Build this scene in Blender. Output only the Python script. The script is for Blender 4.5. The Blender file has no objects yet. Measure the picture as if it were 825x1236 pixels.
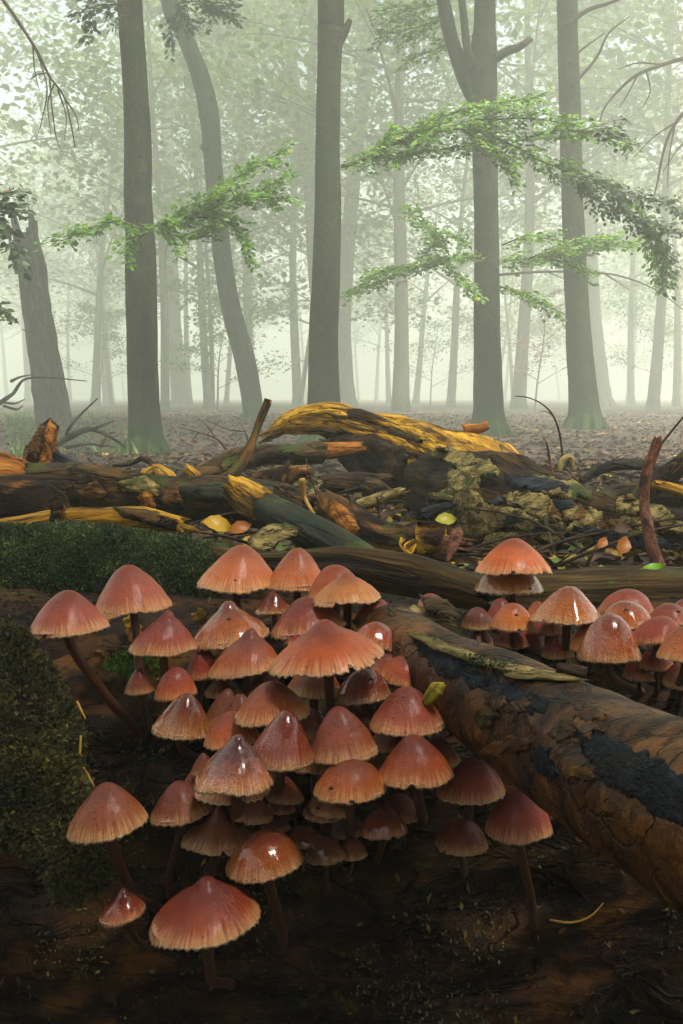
import bpy, math, random
import numpy as np
from mathutils import Vector
from mathutils.bvhtree import BVHTree
RND = random.Random(7)
NPR = np.random.RandomState(11)
S = bpy.context.scene
# ---------------------------------------------------------------- camera
F, CX, CY = 1100.0, 412.5, 618.0            # focal length in photo pixels, image centre
PITCH, CAMZ = math.radians(7.15), 0.55
cd = bpy.data.cameras.new("camera")
cd.sensor_fit = 'VERTICAL'; cd.sensor_height = 36.0; cd.lens = 36.0 * F / 1236.0
cd.clip_start = 0.01; cd.clip_end = 2000
cam = bpy.data.objects.new("camera", cd)
cam.location = (0, 0, CAMZ); cam.rotation_euler = (math.radians(90) - PITCH, 0, 0)
S.collection.objects.link(cam); S.camera = cam
# ---------------------------------------------------------------- light
SUN_EL, SUN_AZ = math.radians(64), math.radians(140)     # azimuth from +Y (ahead) towards +X
W = bpy.data.worlds.new("World"); S.world = W; W.use_nodes = True
wn = W.node_tree.nodes; wl = W.node_tree.links
bg = next(n for n in wn if n.type == 'BACKGROUND')
sky = wn.new('ShaderNodeTexSky'); sky.sky_type = 'NISHITA'; sky.sun_disc = False
sky.sun_elevation = SUN_EL; sky.sun_rotation = SUN_AZ
sky.air_density = 1.0; sky.dust_density = 8.0; sky.ozone_density = 0.3
wl.new(sky.outputs[0], bg.inputs[0]); bg.inputs[1].default_value = 0.15
sd = bpy.data.lights.new("sun", 'SUN'); sd.energy = 5.0; sd.angle = math.radians(22); sd.color = (1.0, 0.98, 0.93)
so = bpy.data.objects.new("sun", sd); S.collection.objects.link(so)
sdir = Vector((math.sin(SUN_AZ) * math.cos(SUN_EL), math.cos(SUN_AZ) * math.cos(SUN_EL), math.sin(SUN_EL)))
so.rotation_euler = sdir.to_track_quat('Z', 'Y').to_euler(); so.location = sdir * 60
S.view_settings.view_transform = 'Standard'; S.view_settings.look = 'None'
S.view_settings.exposure = 1.22; S.view_settings.gamma = 1.0
S.view_settings.use_curve_mapping = False
cy = S.cycles
cy.max_bounces = 10; cy.diffuse_bounces = 3; cy.glossy_bounces = 2; cy.transmission_bounces = 3
cy.volume_bounces = 6; cy.transparent_max_bounces = 4
try:
    cy.use_denoising = True; cy.denoiser = 'OPENIMAGEDENOISE'
except Exception:
    pass
FOG_DENSITY, FOG_ANISO, FOG_COLOR = 0.0195, 0.0, (0.932, 0.999, 0.880, 1)
# ---------------------------------------------------------------- helpers
CAM = np.array([0, 0, CAMZ]); FW = np.array([0, math.cos(PITCH), -math.sin(PITCH)])
UP = np.array([0, math.sin(PITCH), math.cos(PITCH)]); RT = np.array([1.0, 0, 0])

def ray(x, y):
    return FW + (x - CX) / F * RT - (y - CY) / F * UP
def P(x, y, d):                                  # a point at camera depth d
    return CAM + d * ray(x, y)
def PY(x, y, Y):                                 # a point at world distance Y
    r = ray(x, y); return CAM + r * (Y / r[1])

def _h(ix, iy, iz):
    n = (ix.astype(np.int64) * 374761393 + iy.astype(np.int64) * 668265263 + iz.astype(np.int64) * 1274126177) & 0xffffffff
    n = ((n ^ (n >> 13)) * 1274126177) & 0xffffffff
    return ((n ^ (n >> 16)) & 0xffffff) / float(0xffffff) * 2 - 1
def vnoise(p):
    p = np.asarray(p, float); i = np.floor(p); f = p - i; f = f * f * (3 - 2 * f)
    x, y, z = i[..., 0], i[..., 1], i[..., 2]; out = 0
    for a in (0, 1):
        for b in (0, 1):
            for c in (0, 1):
                w = (f[..., 0] if a else 1 - f[..., 0]) * (f[..., 1] if b else 1 - f[..., 1]) * (f[..., 2] if c else 1 - f[..., 2])
                out = out + w * _h(x + a, y + b, z + c)
    return out
def fbm(p, o=4, g=.5):
    p = np.asarray(p, float); s = 0; a = 1; t = 0
    for k in range(o):
        s = s + a * vnoise(p + 17.3 * k); t += a; a *= g; p = p * 2.03
    return s / t
def ground_z(x, y):
    x = np.asarray(x, float); y = np.asarray(y, float)
    h = np.interp(y, [-30, -3, 0.25, .60, .78, 1.1, 2, 4, 8, 11, 14, 30, 130], [.15, .02, -.10, -.04, .2, .33, .29, .19, .04, .13, .17, .22, .4])
    q = np.stack([x, y, 0 * x], -1)
    return h + .05 * fbm(q * .6, 3) * np.clip((y - 1.2) / 3, 0.1, 1) + .012 * fbm(q * 5, 3)

def norm(v):
    v = np.asarray(v, float); return v / (np.linalg.norm(v) + 1e-12)

class MB:
    """collects shapes for ONE mesh object"""
    def __init__(s): s.v = []; s.q = []; s.t = []; s.fl = []; s.rn = []; s.n = 0
    def add(s, V, Q=None, T=None, flow=None, rnd=None):
        V = np.asarray(V, float).reshape(-1, 3); k = len(V)
        s.v.append(V)
        if Q is not None and len(Q): s.q.append(np.asarray(Q, int).reshape(-1, 4) + s.n)
        if T is not None and len(T): s.t.append(np.asarray(T, int).reshape(-1, 3) + s.n)
        s.fl.append(V if flow is None else np.asarray(flow, float).reshape(-1, 3))
        s.rn.append(np.full(k, RND.random()) if rnd is None else np.broadcast_to(np.asarray(rnd, float), (k,)))
        s.n += k
        return s
    def arrays(s):
        V = np.concatenate(s.v); Q = np.concatenate(s.q) if s.q else np.zeros((0, 4), int)
        T = np.concatenate(s.t) if s.t else np.zeros((0, 3), int)
        return V, Q, T
    def bvh(s):
        V, Q, T = s.arrays()
        return BVHTree.FromPolygons([tuple(v) for v in V.tolist()], Q.tolist() + T.tolist())
    def build(s, name, mat, parent=None, loc=None, smooth=True):
        if not s.v: print('empty', name); return None
        V, Q, T = s.arrays()
        base = np.zeros(3)
        p = parent
        if parent is not None: base = wloc(parent)
        elif loc is not None: base = np.asarray(loc, float)
        me = bpy.data.meshes.new(name)
        me.vertices.add(len(V)); me.vertices.foreach_set("co", (V - base).astype(np.float32).ravel())
        nl = len(Q) * 4 + len(T) * 3
        me.loops.add(nl); me.loops.foreach_set("vertex_index", np.concatenate([Q.ravel(), T.ravel()]).astype(np.int32))
        me.polygons.add(len(Q) + len(T))
        st = np.concatenate([np.arange(len(Q)) * 4, len(Q) * 4 + np.arange(len(T)) * 3]).astype(np.int32)
        me.polygons.foreach_set("loop_start", st)
        if smooth: me.polygons.foreach_set("use_smooth", np.ones(len(Q) + len(T), bool))
        a = me.attributes.new("flow", 'FLOAT_VECTOR', 'POINT'); a.data.foreach_set("vector", np.concatenate(s.fl).astype(np.float32).ravel())
        a = me.attributes.new("rnd", 'FLOAT', 'POINT'); a.data.foreach_set("value", np.concatenate(s.rn).astype(np.float32))
        me.update(calc_edges=True); me.validate()
        me.materials.append(mat)
        o = bpy.data.objects.new(name, me); S.collection.objects.link(o)
        if parent is not None: o.parent = parent
        elif loc is not None: o.location = tuple(base)
        return o
def wloc(o):
    v = np.zeros(3)
    while o is not None: v = v + np.array(o.location); o = o.parent
    return v
def tag(o, label=None, cat=None, group=None, kind=None):
    if label: o['label'] = label
    if cat: o['category'] = cat
    if group: o['group'] = group
    if kind: o['kind'] = kind
    return o
def thing(name, loc, label, cat, group=None):
    o = bpy.data.objects.new(name, None); o.empty_display_size = .05
    o.location = tuple(loc); S.collection.objects.link(o)
    return tag(o, label, cat, group)

def resample(pts, rad, n):
    pts = np.asarray(pts, float); rad = np.asarray(rad, float)
    if len(pts) == 2:
        t = np.linspace(0, 1, n)[:, None]; return pts[0] * (1 - t) + pts[1] * t, rad[0] * (1 - t[:, 0]) + rad[1] * t[:, 0]
    d = np.r_[0, np.cumsum(np.linalg.norm(np.diff(pts, axis=0), axis=1))]; d /= d[-1]
    u = np.linspace(0, 1, n)
    ext = np.vstack([2 * pts[0] - pts[1], pts, 2 * pts[-1] - pts[-2]])
    k = np.clip(np.searchsorted(d, u, side='right') - 1, 0, len(pts) - 2)
    f = ((u - d[k]) / (d[k + 1] - d[k] + 1e-12))[:, None]
    p0, p1, p2, p3 = ext[k], ext[k + 1], ext[k + 2], ext[k + 3]
    C = .5 * (2 * p1 + (p2 - p0) * f + (2 * p0 - 5 * p1 + 4 * p2 - p3) * f ** 2 + (3 * p1 - p0 - 3 * p2 + p3) * f ** 3)
    return C, np.interp(u, d, rad)

def frames(C):
    T = np.gradient(C, axis=0); T /= np.linalg.norm(T, axis=1)[:, None] + 1e-12
    up = np.array([0, 0, 1.0]) if abs(T[0][2]) < .9 else np.array([0, 1.0, 0])
    A = np.zeros_like(C); B = np.zeros_like(C)
    a = norm(np.cross(up, T[0]))
    for i in range(len(C)):
        a = norm(a - T[i] * a.dot(T[i])); A[i] = a; B[i] = np.cross(T[i], a)
    return T, A, B

def tube(mb, pts, rad, n=None, seg=12, amp=0.0, freq=(6, 40, 40), o=3, jag0=0.0, jag1=0.0, lump=0.0, lfreq=8, flat=1.0, seed=None, rnd=None, closed=True):
    """a swept, tapered, roughened limb; jag0/jag1 break its ends into splinters"""
    n = n or max(4, len(pts) * 4)
    C, r = resample(pts, rad, n); T, A, B = frames(C)
    L = np.r_[0, np.cumsum(np.linalg.norm(np.diff(C, axis=0), axis=1))]
    th = np.linspace(0, 2 * np.pi, seg, endpoint=False)
    c, s_ = np.cos(th), np.sin(th)
    sd = RND.random() * 50 if seed is None else seed
    fl = np.stack([np.repeat(L[:, None], seg, 1) + sd, r[:, None] * c[None], r[:, None] * s_[None]], -1)
    rr = np.repeat(r[:, None], seg, 1)
    if lump: rr = rr * (1 + lump * fbm(fl * lfreq + sd, 3))
    if amp: rr = rr + amp * fbm(fl * np.array(freq) + sd, o)
    V = C[:, None] + A[:, None] * (rr * c)[..., None] + B[:, None] * (rr * s_)[..., None] * flat
    for e, j in ((0, jag0), (-1, jag1)):
        if j:
            k = 1 if e == 0 else -2
            sg = -1 if e == 0 else 1
            a1 = fbm(np.stack([c * 2.5 + sd, s_ * 2.5, c * 0], -1), 3); a2 = NPR.rand(seg) - .3
            V[e] += T[e] * (sg * j * (a1 * 1.3 + a2 * .7))[:, None]
    V = V.reshape(-1, 3)
    i = np.arange(n - 1)[:, None] * seg; k = np.arange(seg)[None]; k2 = (k + 1) % seg
    Q = np.stack([i + k, i + k2, i + seg + k2, i + seg + k], -1).reshape(-1, 4)
    flow = fl.reshape(-1, 3)
    Tn = []
    if closed:
        base = len(V); V = np.vstack([V, C[0] + T[0] * (jag0 * .8), C[-1] - T[-1] * (jag1 * .8)])
        flow = np.vstack([flow, [sd, 0, 0], [sd + L[-1], 0, 0]])
        kk = np.arange(seg); k2 = (kk + 1) % seg
        Tn = np.vstack([np.stack([np.full(seg, base), k2, kk], -1), np.stack([np.full(seg, base + 1), (n - 1) * seg + kk, (n - 1) * seg + k2], -1)])
    mb.add(V, Q, Tn, flow, rnd)
    return C, r

BV = {}
def hit(x, y, names=None):
    best = None
    r = ray(x, y); L = np.linalg.norm(r); r = r / L
    for k in (names or BV):
        loc, nn, idx, d = BV[k].ray_cast(Vector(CAM), Vector(r))
        if loc is not None and (best is None or d < best[2]): best = (np.array(loc), np.array(nn), d)
    if best is None: return None
    p, nn, d = best
    if nn.dot(r) > 0: nn = -nn
    return p, nn

def outline(pts, n, jit=0.0, seed=0):
    """closed pixel outline resampled to n points with ragged jitter"""
    pts = np.asarray(pts + [pts[0]], float)
    d = np.r_[0, np.cumsum(np.linalg.norm(np.diff(pts, axis=0), axis=1))]
    u = np.linspace(0, d[-1], n, endpoint=False)
    O = np.stack([np.interp(u, d, pts[:, 0]), np.interp(u, d, pts[:, 1])], -1)
    if jit:
        q = np.stack([O[:, 0] * .09, O[:, 1] * .09, np.full(n, seed * 3.7)], -1)
        O = O + jit * np.stack([fbm(q, 4, .7), fbm(q + 31, 4, .7)], -1) * 1.6
    return O

def smooth_ring(O):
    n = len(O); k = max(3, n // 7); return sum(np.roll(O, j, 0) for j in range(-k, k + 1)) / (2 * k + 1)
def slab(mb, pts, d_top, d_bot, thick, jit=2.0, n=72, K=9, rough=.25, bulge=1.0, freq=60, seed=1, back=.6, tilt=0.0):
    """a free-standing chunk: front bulges to the viewer side, back is closed"""
    O = outline(pts, n, jit, seed); Os = smooth_ring(O); y0, y1 = O[:, 1].min(), O[:, 1].max(); c = O.mean(0)
    ys = lambda y: d_top + (d_bot - d_top) * (y - y0) / (y1 - y0 + 1e-9)
    Nv = norm(-FW + .35 * UP)
    rings = []; fl = []
    for side in (1, -1):
        for k in range(K + 1):
            t = 1 - k / K
            X = c + (Os + (O - Os) * t ** 5 - c) * max(t, .001)
            V = np.array([P(x, y, ys(y)) for x, y in X])
            off = thick * bulge * (1 - t ** 2.4) ** .6 if side > 0 else -thick * back * (1 - t ** 3) ** .5
            nz = fbm(V * freq + seed * 7, 4) * thick * rough * (1 - t ** 8)
            if side < 0 and k == 0: continue
            V = V + Nv * (off + (nz[:, None] if side > 0 else 0))
            rings.append(V)
    m = len(rings); V = np.concatenate(rings)
    Q = []
    kk = np.arange(n); k2 = (kk + 1) % n
    for i in range(K): Q.append(np.stack([i * n + kk, i * n + k2, (i + 1) * n + k2, (i + 1) * n + kk], -1))
    prev = 0
    for j in range(K + 1, m):
        Q.append(np.stack([prev * n + k2, prev * n + kk, j * n + kk, j * n + k2], -1)); prev = j
    mb.add(V, np.concatenate(Q)[:, ::-1], None, V + seed)
    return mb

def patch(mb, pts, names, lift, edge=0.0006, jit=2.0, n=56, K=6, rough=.4, freq=120, seed=1, curl=0.0, skirt=True):
    """a flake that lies on the surface under it: follows it, with its own thickness"""
    O = outline(pts, n, jit, seed); Os = smooth_ring(O); c = O.mean(0); rings = []
    last = hit(c[0], c[1], names)
    if last is None:
        for q in O:
            last = hit(q[0], q[1], names)
            if last is not None: break
    if last is None: print('patch missed', pts[0]); return mb
    d0 = (last[0] - CAM).dot(FW)
    for k in range(K + 1):
        t = 1 - k / K; X = c + (Os + (O - Os) * t ** 5 - c) * max(t, .001); row = []
        for x, y in X:
            h = hit(x, y, names)
            if h is None or abs((h[0] - CAM).dot(FW) - d0) > .25 * d0:
                h = (P(x, y, d0), last[1])
            row.append(h[0] + h[1] * (edge + lift * (1 - t ** 6) + curl * t ** 3))
        V = np.array(row); nz = fbm(V * freq + seed * 5, 3) * lift * rough
        rings.append(V + last[1] * nz[:, None])
    if skirt: rings.insert(0, rings[0] - last[1] * (lift + edge + curl) * 1.3)
    m = len(rings); V = np.concatenate(rings); kk = np.arange(n); k2 = (kk + 1) % n
    Q = [np.stack([i * n + kk, i * n + k2, (i + 1) * n + k2, (i + 1) * n + kk], -1) for i in range(m - 1)]
    mb.add(V, np.concatenate(Q)[:, ::-1], None, V + seed)
    return mb

def leaves(mb, C, D, N, size, asp=.6, fold=.25, rnd=None, quad=False):
    """many leaves: centres C, tip directions D, normals N"""
    C = np.asarray(C, float); m = len(C)
    D = D / (np.linalg.norm(D, axis=1)[:, None] + 1e-9); N = N - D * (N * D).sum(1)[:, None]
    N = N / (np.linalg.norm(N, axis=1)[:, None] + 1e-9); Sd = np.cross(D, N)
    s = np.broadcast_to(np.asarray(size, float), (m,))[:, None]; rn = NPR.rand(m) if rnd is None else rnd
    if quad:
        V = np.stack([C - D * s * .5, C + Sd * s * asp * .5 + N * s * fold * .3, C + D * s * .5, C - Sd * s * asp * .5 + N * s * fold * .3], 1)
        b = np.arange(m)[:, None] * 4
        T = np.concatenate([b + [0, 1, 2], b + [0, 2, 3]])
        mb.add(V.reshape(-1, 3), None, T, None, np.repeat(rn, 4))
    else:
        w = asp * .5; f = N * s * fold * .35
        V = np.stack([C - D * s * .5, C - D * s * .18 + Sd * s * w * .9 + f, C + D * s * .16 + Sd * s * w * .85 + f, C + D * s * .52 - N * s * .06,
                      C + D * s * .16 - Sd * s * w * .85 + f, C - D * s * .18 - Sd * s * w * .9 + f], 1)
        b = np.arange(m)[:, None] * 6
        Q = np.concatenate([b + [0, 1, 2, 3], b + [0, 3, 4, 5]])
        mb.add(V.reshape(-1, 3), Q, None, None, np.repeat(rn, 6))
    return mb
def rdirs(m, zs=1.0):
    d = NPR.randn(m, 3); d[:, 2] *= zs; return d / np.linalg.norm(d, axis=1)[:, None]

# ---------------------------------------------------------------- materials
class NT:
    def __init__(s, name):
        s.m = bpy.data.materials.new(name); s.m.use_nodes = True; s.t = s.m.node_tree
        s.N = s.t.nodes; s.b = next(n for n in s.N if n.type == 'BSDF_PRINCIPLED'); s.out = next(n for n in s.N if n.type == 'OUTPUT_MATERIAL')
    def new(s, ty, **k):
        n = s.N.new(ty)
        for a, v in k.items(): setattr(n, a, v)
        return n
    def link(s, a, b): s.t.links.new(a, b)
    def attr(s, name, out='Vector'): return s.new('ShaderNodeAttribute', attribute_name=name).outputs[out]
    def noise(s, vec, scale=(1, 1, 1), sc=1.0, detail=5, rough=.6, dist=0.0, off=(0, 0, 0)):
        mp = s.new('ShaderNodeMapping'); mp.inputs['Scale'].default_value = scale; mp.inputs['Location'].default_value = off
        s.link(vec, mp.inputs['Vector'])
        n = s.new('ShaderNodeTexNoise'); n.inputs['Scale'].default_value = sc; n.inputs['Detail'].default_value = detail
        n.inputs['Roughness'].default_value = rough; n.inputs['Distortion'].default_value = dist
        s.link(mp.outputs[0], n.inputs['Vector']); return n.outputs['Fac']
    def ramp(s, fac, stops, interp='LINEAR'):
        r = s.new('ShaderNodeValToRGB'); r.color_ramp.interpolation = interp; e = r.color_ramp.elements
        while len(e) < len(stops): e.new(.5)
        for i, (p, c) in enumerate(stops):
            e[i].position = p; e[i].color = tuple(c) + (1,) if len(c) == 3 else c
        s.link(fac, r.inputs[0]); return r.outputs[0]
    def rng(s, fac, a, b, c=0.0, d=1.0):
        r = s.new('ShaderNodeMapRange'); r.clamp = True; r.interpolation_type = 'SMOOTHSTEP'
        for i, v in zip((1, 2, 3, 4), (a, b, c, d)): r.inputs[i].default_value = v
        s.link(fac, r.inputs[0]); return r.outputs[0]
    def mix(s, fac, a, b, blend='MIX'):
        m = s.new('ShaderNodeMix', data_type='RGBA', blend_type=blend)
        for sock, v in ((m.inputs[0], fac), (m.inputs[6], a), (m.inputs[7], b)):
            if hasattr(v, 'node'): s.link(v, sock)
            else: sock.default_value = v if not isinstance(v, tuple) or len(v) == 4 else v + (1,)
        return m.outputs[2]
    def math(s, op, a, b=0.0):
        m = s.new('ShaderNodeMath', operation=op)
        for i, v in enumerate((a, b)):
            if hasattr(v, 'node'): s.link(v, m.inputs[i])
            else: m.inputs[i].default_value = v
        return m.outputs[0]
    def bump(s, h, strength=.5, dist=.002):
        b = s.new('ShaderNodeBump'); b.inputs['Strength'].default_value = strength; b.inputs['Distance'].default_value = dist
        s.link(h, b.inputs['Height']); s.link(b.outputs[0], s.b.inputs['Normal'])
    def set(s, **k):
        for a, v in k.items():
            sock = s.b.inputs[a.replace('_', ' ')]
            if hasattr(v, 'node'): s.link(v, sock)
            else: sock.default_value = v + (1,) if isinstance(v, tuple) and sock.type == 'RGBA' and len(v) == 3 else v
        return s

def wood(name, dark, mid, light, k=1.0, stretch=.14, rough=(.45, .8), patchc=None, pth=(.55, .68), moss=None, mth=(.5, .65), mup=0.0, foot=0.0, bump=.6, bd=.002, coat=0.0, spec=.12):
    """fibrous wood or bark: k = fineness (features per metre about 30*k)"""
    t = NT(name); fl = t.attr('flow')
    n1 = t.noise(fl, (30 * k * stretch, 30 * k, 30 * k), 1, 7, .68, .4)
    n2 = t.noise(fl, (9 * k * stretch * 2, 9 * k, 9 * k), 1, 5, .6, .8, (3, 1, 7))
    n3 = t.noise(fl, (160 * k * stretch, 160 * k, 160 * k), 1, 4, .65, 0, (9, 2, 5))
    f = t.math('ADD', t.math('MULTIPLY', n1, .6), t.math('MULTIPLY', n3, .4))
    c = t.ramp(f, [(.38, dark), (.5, mid), (.60, light)])
    n4 = t.noise(fl, (24 * k * stretch, 24 * k, 24 * k), 1, 5, .55, .9, (11, 3, 8))
    ck = t.rng(t.math('ABSOLUTE', t.math('SUBTRACT', n4, .5)), .0, .028)
    c = t.mix(t.math('MULTIPLY', t.math('SUBTRACT', 1.0, ck), .85), c, tuple(x * .5 for x in dark))
    if patchc: c = t.mix(t.rng(n2, *pth), c, t.ramp(n3, [(.3, tuple(x * .45 for x in patchc)), (.62, patchc)]))
    if moss:
        m = t.noise(fl, (14 * k,) * 3, 1, 6, .72, .3, (5, 5, 2))
        g = t.new('ShaderNodeNewGeometry'); sp = t.new('ShaderNodeSeparateXYZ'); t.link(g.outputs['Normal'], sp.inputs[0])
        m = t.math('ADD', m, t.math('MULTIPLY', sp.outputs[2], mup))
        m2 = t.noise(fl, (300 * k,) * 3, 1, 3, .7)
        c = t.mix(t.rng(m, *mth), c, t.ramp(m2, [(.3, tuple(x * .35 for x in moss)), (.65, moss)]))
    if foot:
        tcn = t.new('ShaderNodeTexCoord'); sz = t.new('ShaderNodeSeparateXYZ'); t.link(tcn.outputs['Object'], sz.inputs[0])
        mf = t.math('ADD', t.noise(tcn.outputs['Object'], (1, 1, .6), 5, 6, .75), t.rng(sz.outputs[2], 0, foot, .34, -.12))
        c = t.mix(t.rng(mf, .56, .74), c, (.020, .042, .008))
        st_ = t.noise(tcn.outputs['Object'], (3, 3, .25), 1.6, 5, .6)
        c = t.mix(t.rng(st_, .52, .68), c, (.014, .015, .009))
    t.set(Base_Color=c, Roughness=t.rng(n2, .35, .65, rough[0], rough[1]))
    t.b.inputs['Specular IOR Level'].default_value = spec
    if coat: t.set(Coat_Weight=coat, Coat_Roughness=.25)
    t.bump(t.math('ADD', t.math('ADD', t.math('MULTIPLY', n1, .8), t.math('MULTIPLY', n3, .5)), t.math('MULTIPLY', ck, .35)), bump, bd)
    return t.m

def leafmat(name, stops, trans=.45, rough=.5):
    t = NT(name); r = t.attr('rnd', 'Fac')
    c = t.ramp(r, stops)
    t.set(Base_Color=c, Roughness=rough)
    tr = t.new('ShaderNodeBsdfTranslucent'); t.link(c, tr.inputs[0])
    mx = t.new('ShaderNodeMixShader'); mx.inputs[0].default_value = trans
    t.link(t.b.outputs[0], mx.inputs[1]); t.link(tr.outputs[0], mx.inputs[2]); t.link(mx.outputs[0], t.out.inputs[0])
    return t.m

def capmat(name, wet):
    t = NT(name); fl = t.attr('flow'); oi = t.new('ShaderNodeObjectInfo')
    base = oi.outputs['Color']; purple = oi.outputs['Alpha']
    sp = t.new('ShaderNodeSeparateXYZ'); t.link(fl, sp.inputs[0])
    cmb = t.new('ShaderNodeVectorMath', operation='LENGTH')
    s_ = t.attr('rnd', 'Fac')                                   # 0 at the apex, 1 at the rim
    seedv = t.new('ShaderNodeVectorMath', operation='ADD'); t.link(fl, seedv.inputs[0])
    sv = t.math('MULTIPLY', oi.outputs['Random'], 40.0); cv = t.new('ShaderNodeCombineXYZ'); t.link(sv, cv.inputs[2])
    t.link(cv.outputs[0], seedv.inputs[1]); v = seedv.outputs[0]
    streak = t.noise(v, (13, 13, 1.2), 1, 4, .6)                # runs down the cap
    fine = t.noise(v, (34, 34, 1.6), 1, 2, .5)
    sv3 = t.new('ShaderNodeCombineXYZ'); t.link(s_, sv3.inputs[0]); t.link(s_, sv3.inputs[1]); sv3.inputs[2].default_value = 1.0
    vm = t.new('ShaderNodeVectorMath', operation='MULTIPLY'); t.link(fl, vm.inputs[0]); t.link(sv3.outputs[0], vm.inputs[1])
    va = t.new('ShaderNodeVectorMath', operation='ADD'); t.link(vm.outputs[0], va.inputs[0]); t.link(cv.outputs[0], va.inputs[1]); v2 = va.outputs[0]
    blot = t.noise(v2, (2.4, 2.4, 1.2), 1, 4, .6, .5)
    centre = t.mix(.70, base, (.13, .018, .010), 'MIX')
    centre = t.mix(t.math('MULTIPLY', purple, .8), centre, (.075, .018, .026))
    rim = t.mix(.62, base, (.82, .46, .19))
    f1 = t.math('ADD', s_, t.math('MULTIPLY', t.math('SUBTRACT', blot, .5), .55))
    f1 = t.math('SUBTRACT', f1, t.math('MULTIPLY', purple, .22))
    c = t.mix(t.rng(f1, .15, .80), centre, base)
    f2 = t.math('ADD', s_, t.math('MULTIPLY', t.math('SUBTRACT', streak, .5), .5))
    c = t.mix(t.rng(f2, .70, 1.04), c, rim)
    c = t.mix(t.math('MULTIPLY', t.rng(s_, .955, .99), .75), c, (.86, .60, .36))
    dk = t.math('MULTIPLY', t.rng(fine, .46, .64), t.rng(s_, .42, .85, 0, .62))
    c = t.mix(dk, c, t.mix(.70, base, (.09, .016, .006)))
    c = t.mix(t.math('MULTIPLY', t.rng(blot, .6, .75), .4), c, (.36, .06, .05))
    t.set(Base_Color=c, Roughness=t.rng(blot, .35, .7, .16 if wet else .30, .34 if wet else .52))
    t.b.inputs['Specular IOR Level'].default_value = .2
    t.set(Subsurface_Weight=.35, Subsurface_Radius=(1.0, .35, .15), Subsurface_Scale=.004)
    t.set(Coat_Weight=1.0 if wet else .22, Coat_Roughness=.11 if wet else .28)
    wr = t.noise(v2, (15, 15, 6) if wet else (9, 9, 5), 1, 3, .55, .8)
    t.bump(t.math('ADD', t.math('MULTIPLY', fine, .35), t.math('MULTIPLY', wr, 1.5 if wet else .9)), .8 if wet else .6, .0022 if wet else .0018)
    return t.m

M = {}
M['cap'] = capmat('satin_cap_skin', False); M['cap_wet'] = capmat('wet_cap_skin', True)
t = NT('mushroom_stem_skin'); fl = t.attr('flow'); n = t.noise(fl, (60, 900, 900), 1, 4, .6)
t.set(Base_Color=t.ramp(n, [(.3, (.040, .012, .006)), (.7, (.14, .050, .020))]), Roughness=.42, Subsurface_Weight=.2, Subsurface_Radius=(1, .4, .2), Subsurface_Scale=.002); t.bump(n, .3, .0006); M['stem'] = t.m
t = NT('mushroom_gills'); t.set(Base_Color=(.42, .20, .12), Roughness=.7); M['gill'] = t.m
t = NT('dark_fleck'); t.set(Base_Color=(.012, .008, .006), Roughness=.5); M['fleck'] = t.m
M['host'] = wood('wet_rotten_wood', (.003, .002, .0015), (.017, .008, .0035), (.065, .028, .008), 1.2, .4, (.5, .85), (.12, .050, .011), (.56, .66), (.09, .09, .011), (.59, .68), .02, bump=1, bd=.006)
M['moss_log'] = wood('mossy_bark', (.012, .016, .010), (.028, .040, .022), (.06, .085, .04), 1.4, .7, (.7, .95), (.03, .028, .02), (.6, .75), (.022, .042, .010), (.40, .60), .10, bump=.9, bd=.004)
M['smooth'] = wood('wet_barkless_wood', (.009, .004, .002), (.066, .025, .006), (.165, .064, .014), 1.0, 1.2, (.30, .6), (.022, .012, .008), (.50, .62), None, bump=.9, bd=.004, coat=.06, spec=.15)
M['bluechar'] = wood('blue_black_charred_layer', (.002, .003, .005), (.005, .009, .015), (.016, .028, .042), 1.6, 3.2, (.35, .6), None, bump=1, bd=.006, spec=.14)
M['gold'] = wood('golden_bare_wood', (.05, .022, .005), (.42, .205, .014), (.74, .43, .035), 1.3, .10, (.4, .7), (.035, .018, .008), (.57, .66), None, bump=1, bd=.010)
M['brown'] = wood('brown_rotten_bark', (.018, .009, .004), (.105, .048, .014), (.28, .135, .035), 1.2, .25, (.5, .85), (.02, .013, .009), (.52, .62), (.08, .10, .02), (.60, .70), .05, bump=1, bd=.010)
M['dark'] = wood('dark_wet_bark', (.009, .006, .004), (.042, .024, .011), (.125, .070, .024), 1.1, .25, (.4, .8), (.17, .085, .018), (.58, .68), (.07, .09, .02), (.58, .66), .06, bump=1, bd=.010)
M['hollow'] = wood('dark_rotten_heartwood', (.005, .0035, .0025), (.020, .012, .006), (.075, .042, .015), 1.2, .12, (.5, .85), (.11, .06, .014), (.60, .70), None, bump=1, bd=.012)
M['char'] = wood('blackened_wood', (.005, .006, .008), (.016, .018, .022), (.045, .050, .060), 1.2, .12, (.35, .65), None, bump=1, bd=.008)
M['teal'] = wood('smooth_slate_wood', (.008, .010, .007), (.022, .025, .017), (.056, .056, .028), .8, .15, (.35, .65), (.18, .095, .018), (.57, .66), (.06, .09, .02), (.58, .66), .06, bump=.6, bd=.004)
M['peel'] = wood('peeling_lichen_bark', (.045, .032, .010), (.22, .165, .058), (.42, .32, .12), 1.5, .35, (.6, .9), (.075, .095, .035), (.52, .62), None, bump=1, bd=.010)
M['orange'] = wood('orange_broken_wood', (.09, .030, .006), (.34, .12, .018), (.55, .25, .045), 1.4, .12, (.45, .8), (.05, .022, .009), (.56, .66), None, bump=1, bd=.008)
M['plank'] = wood('weathered_olive_wood', (.010, .007, .004), (.055, .033, .011), (.17, .105, .028), 1.3, .06, (.45, .8), (.016, .014, .012), (.54, .64), (.09, .10, .02), (.60, .68), .05, bump=1, bd=.007)
M['pod'] = wood('striped_pod_skin', (.03, .025, .004), (.34, .26, .02), (.50, .42, .05), 8, .03, (.35, .6), None, bump=.5, bd=.001)
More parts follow.
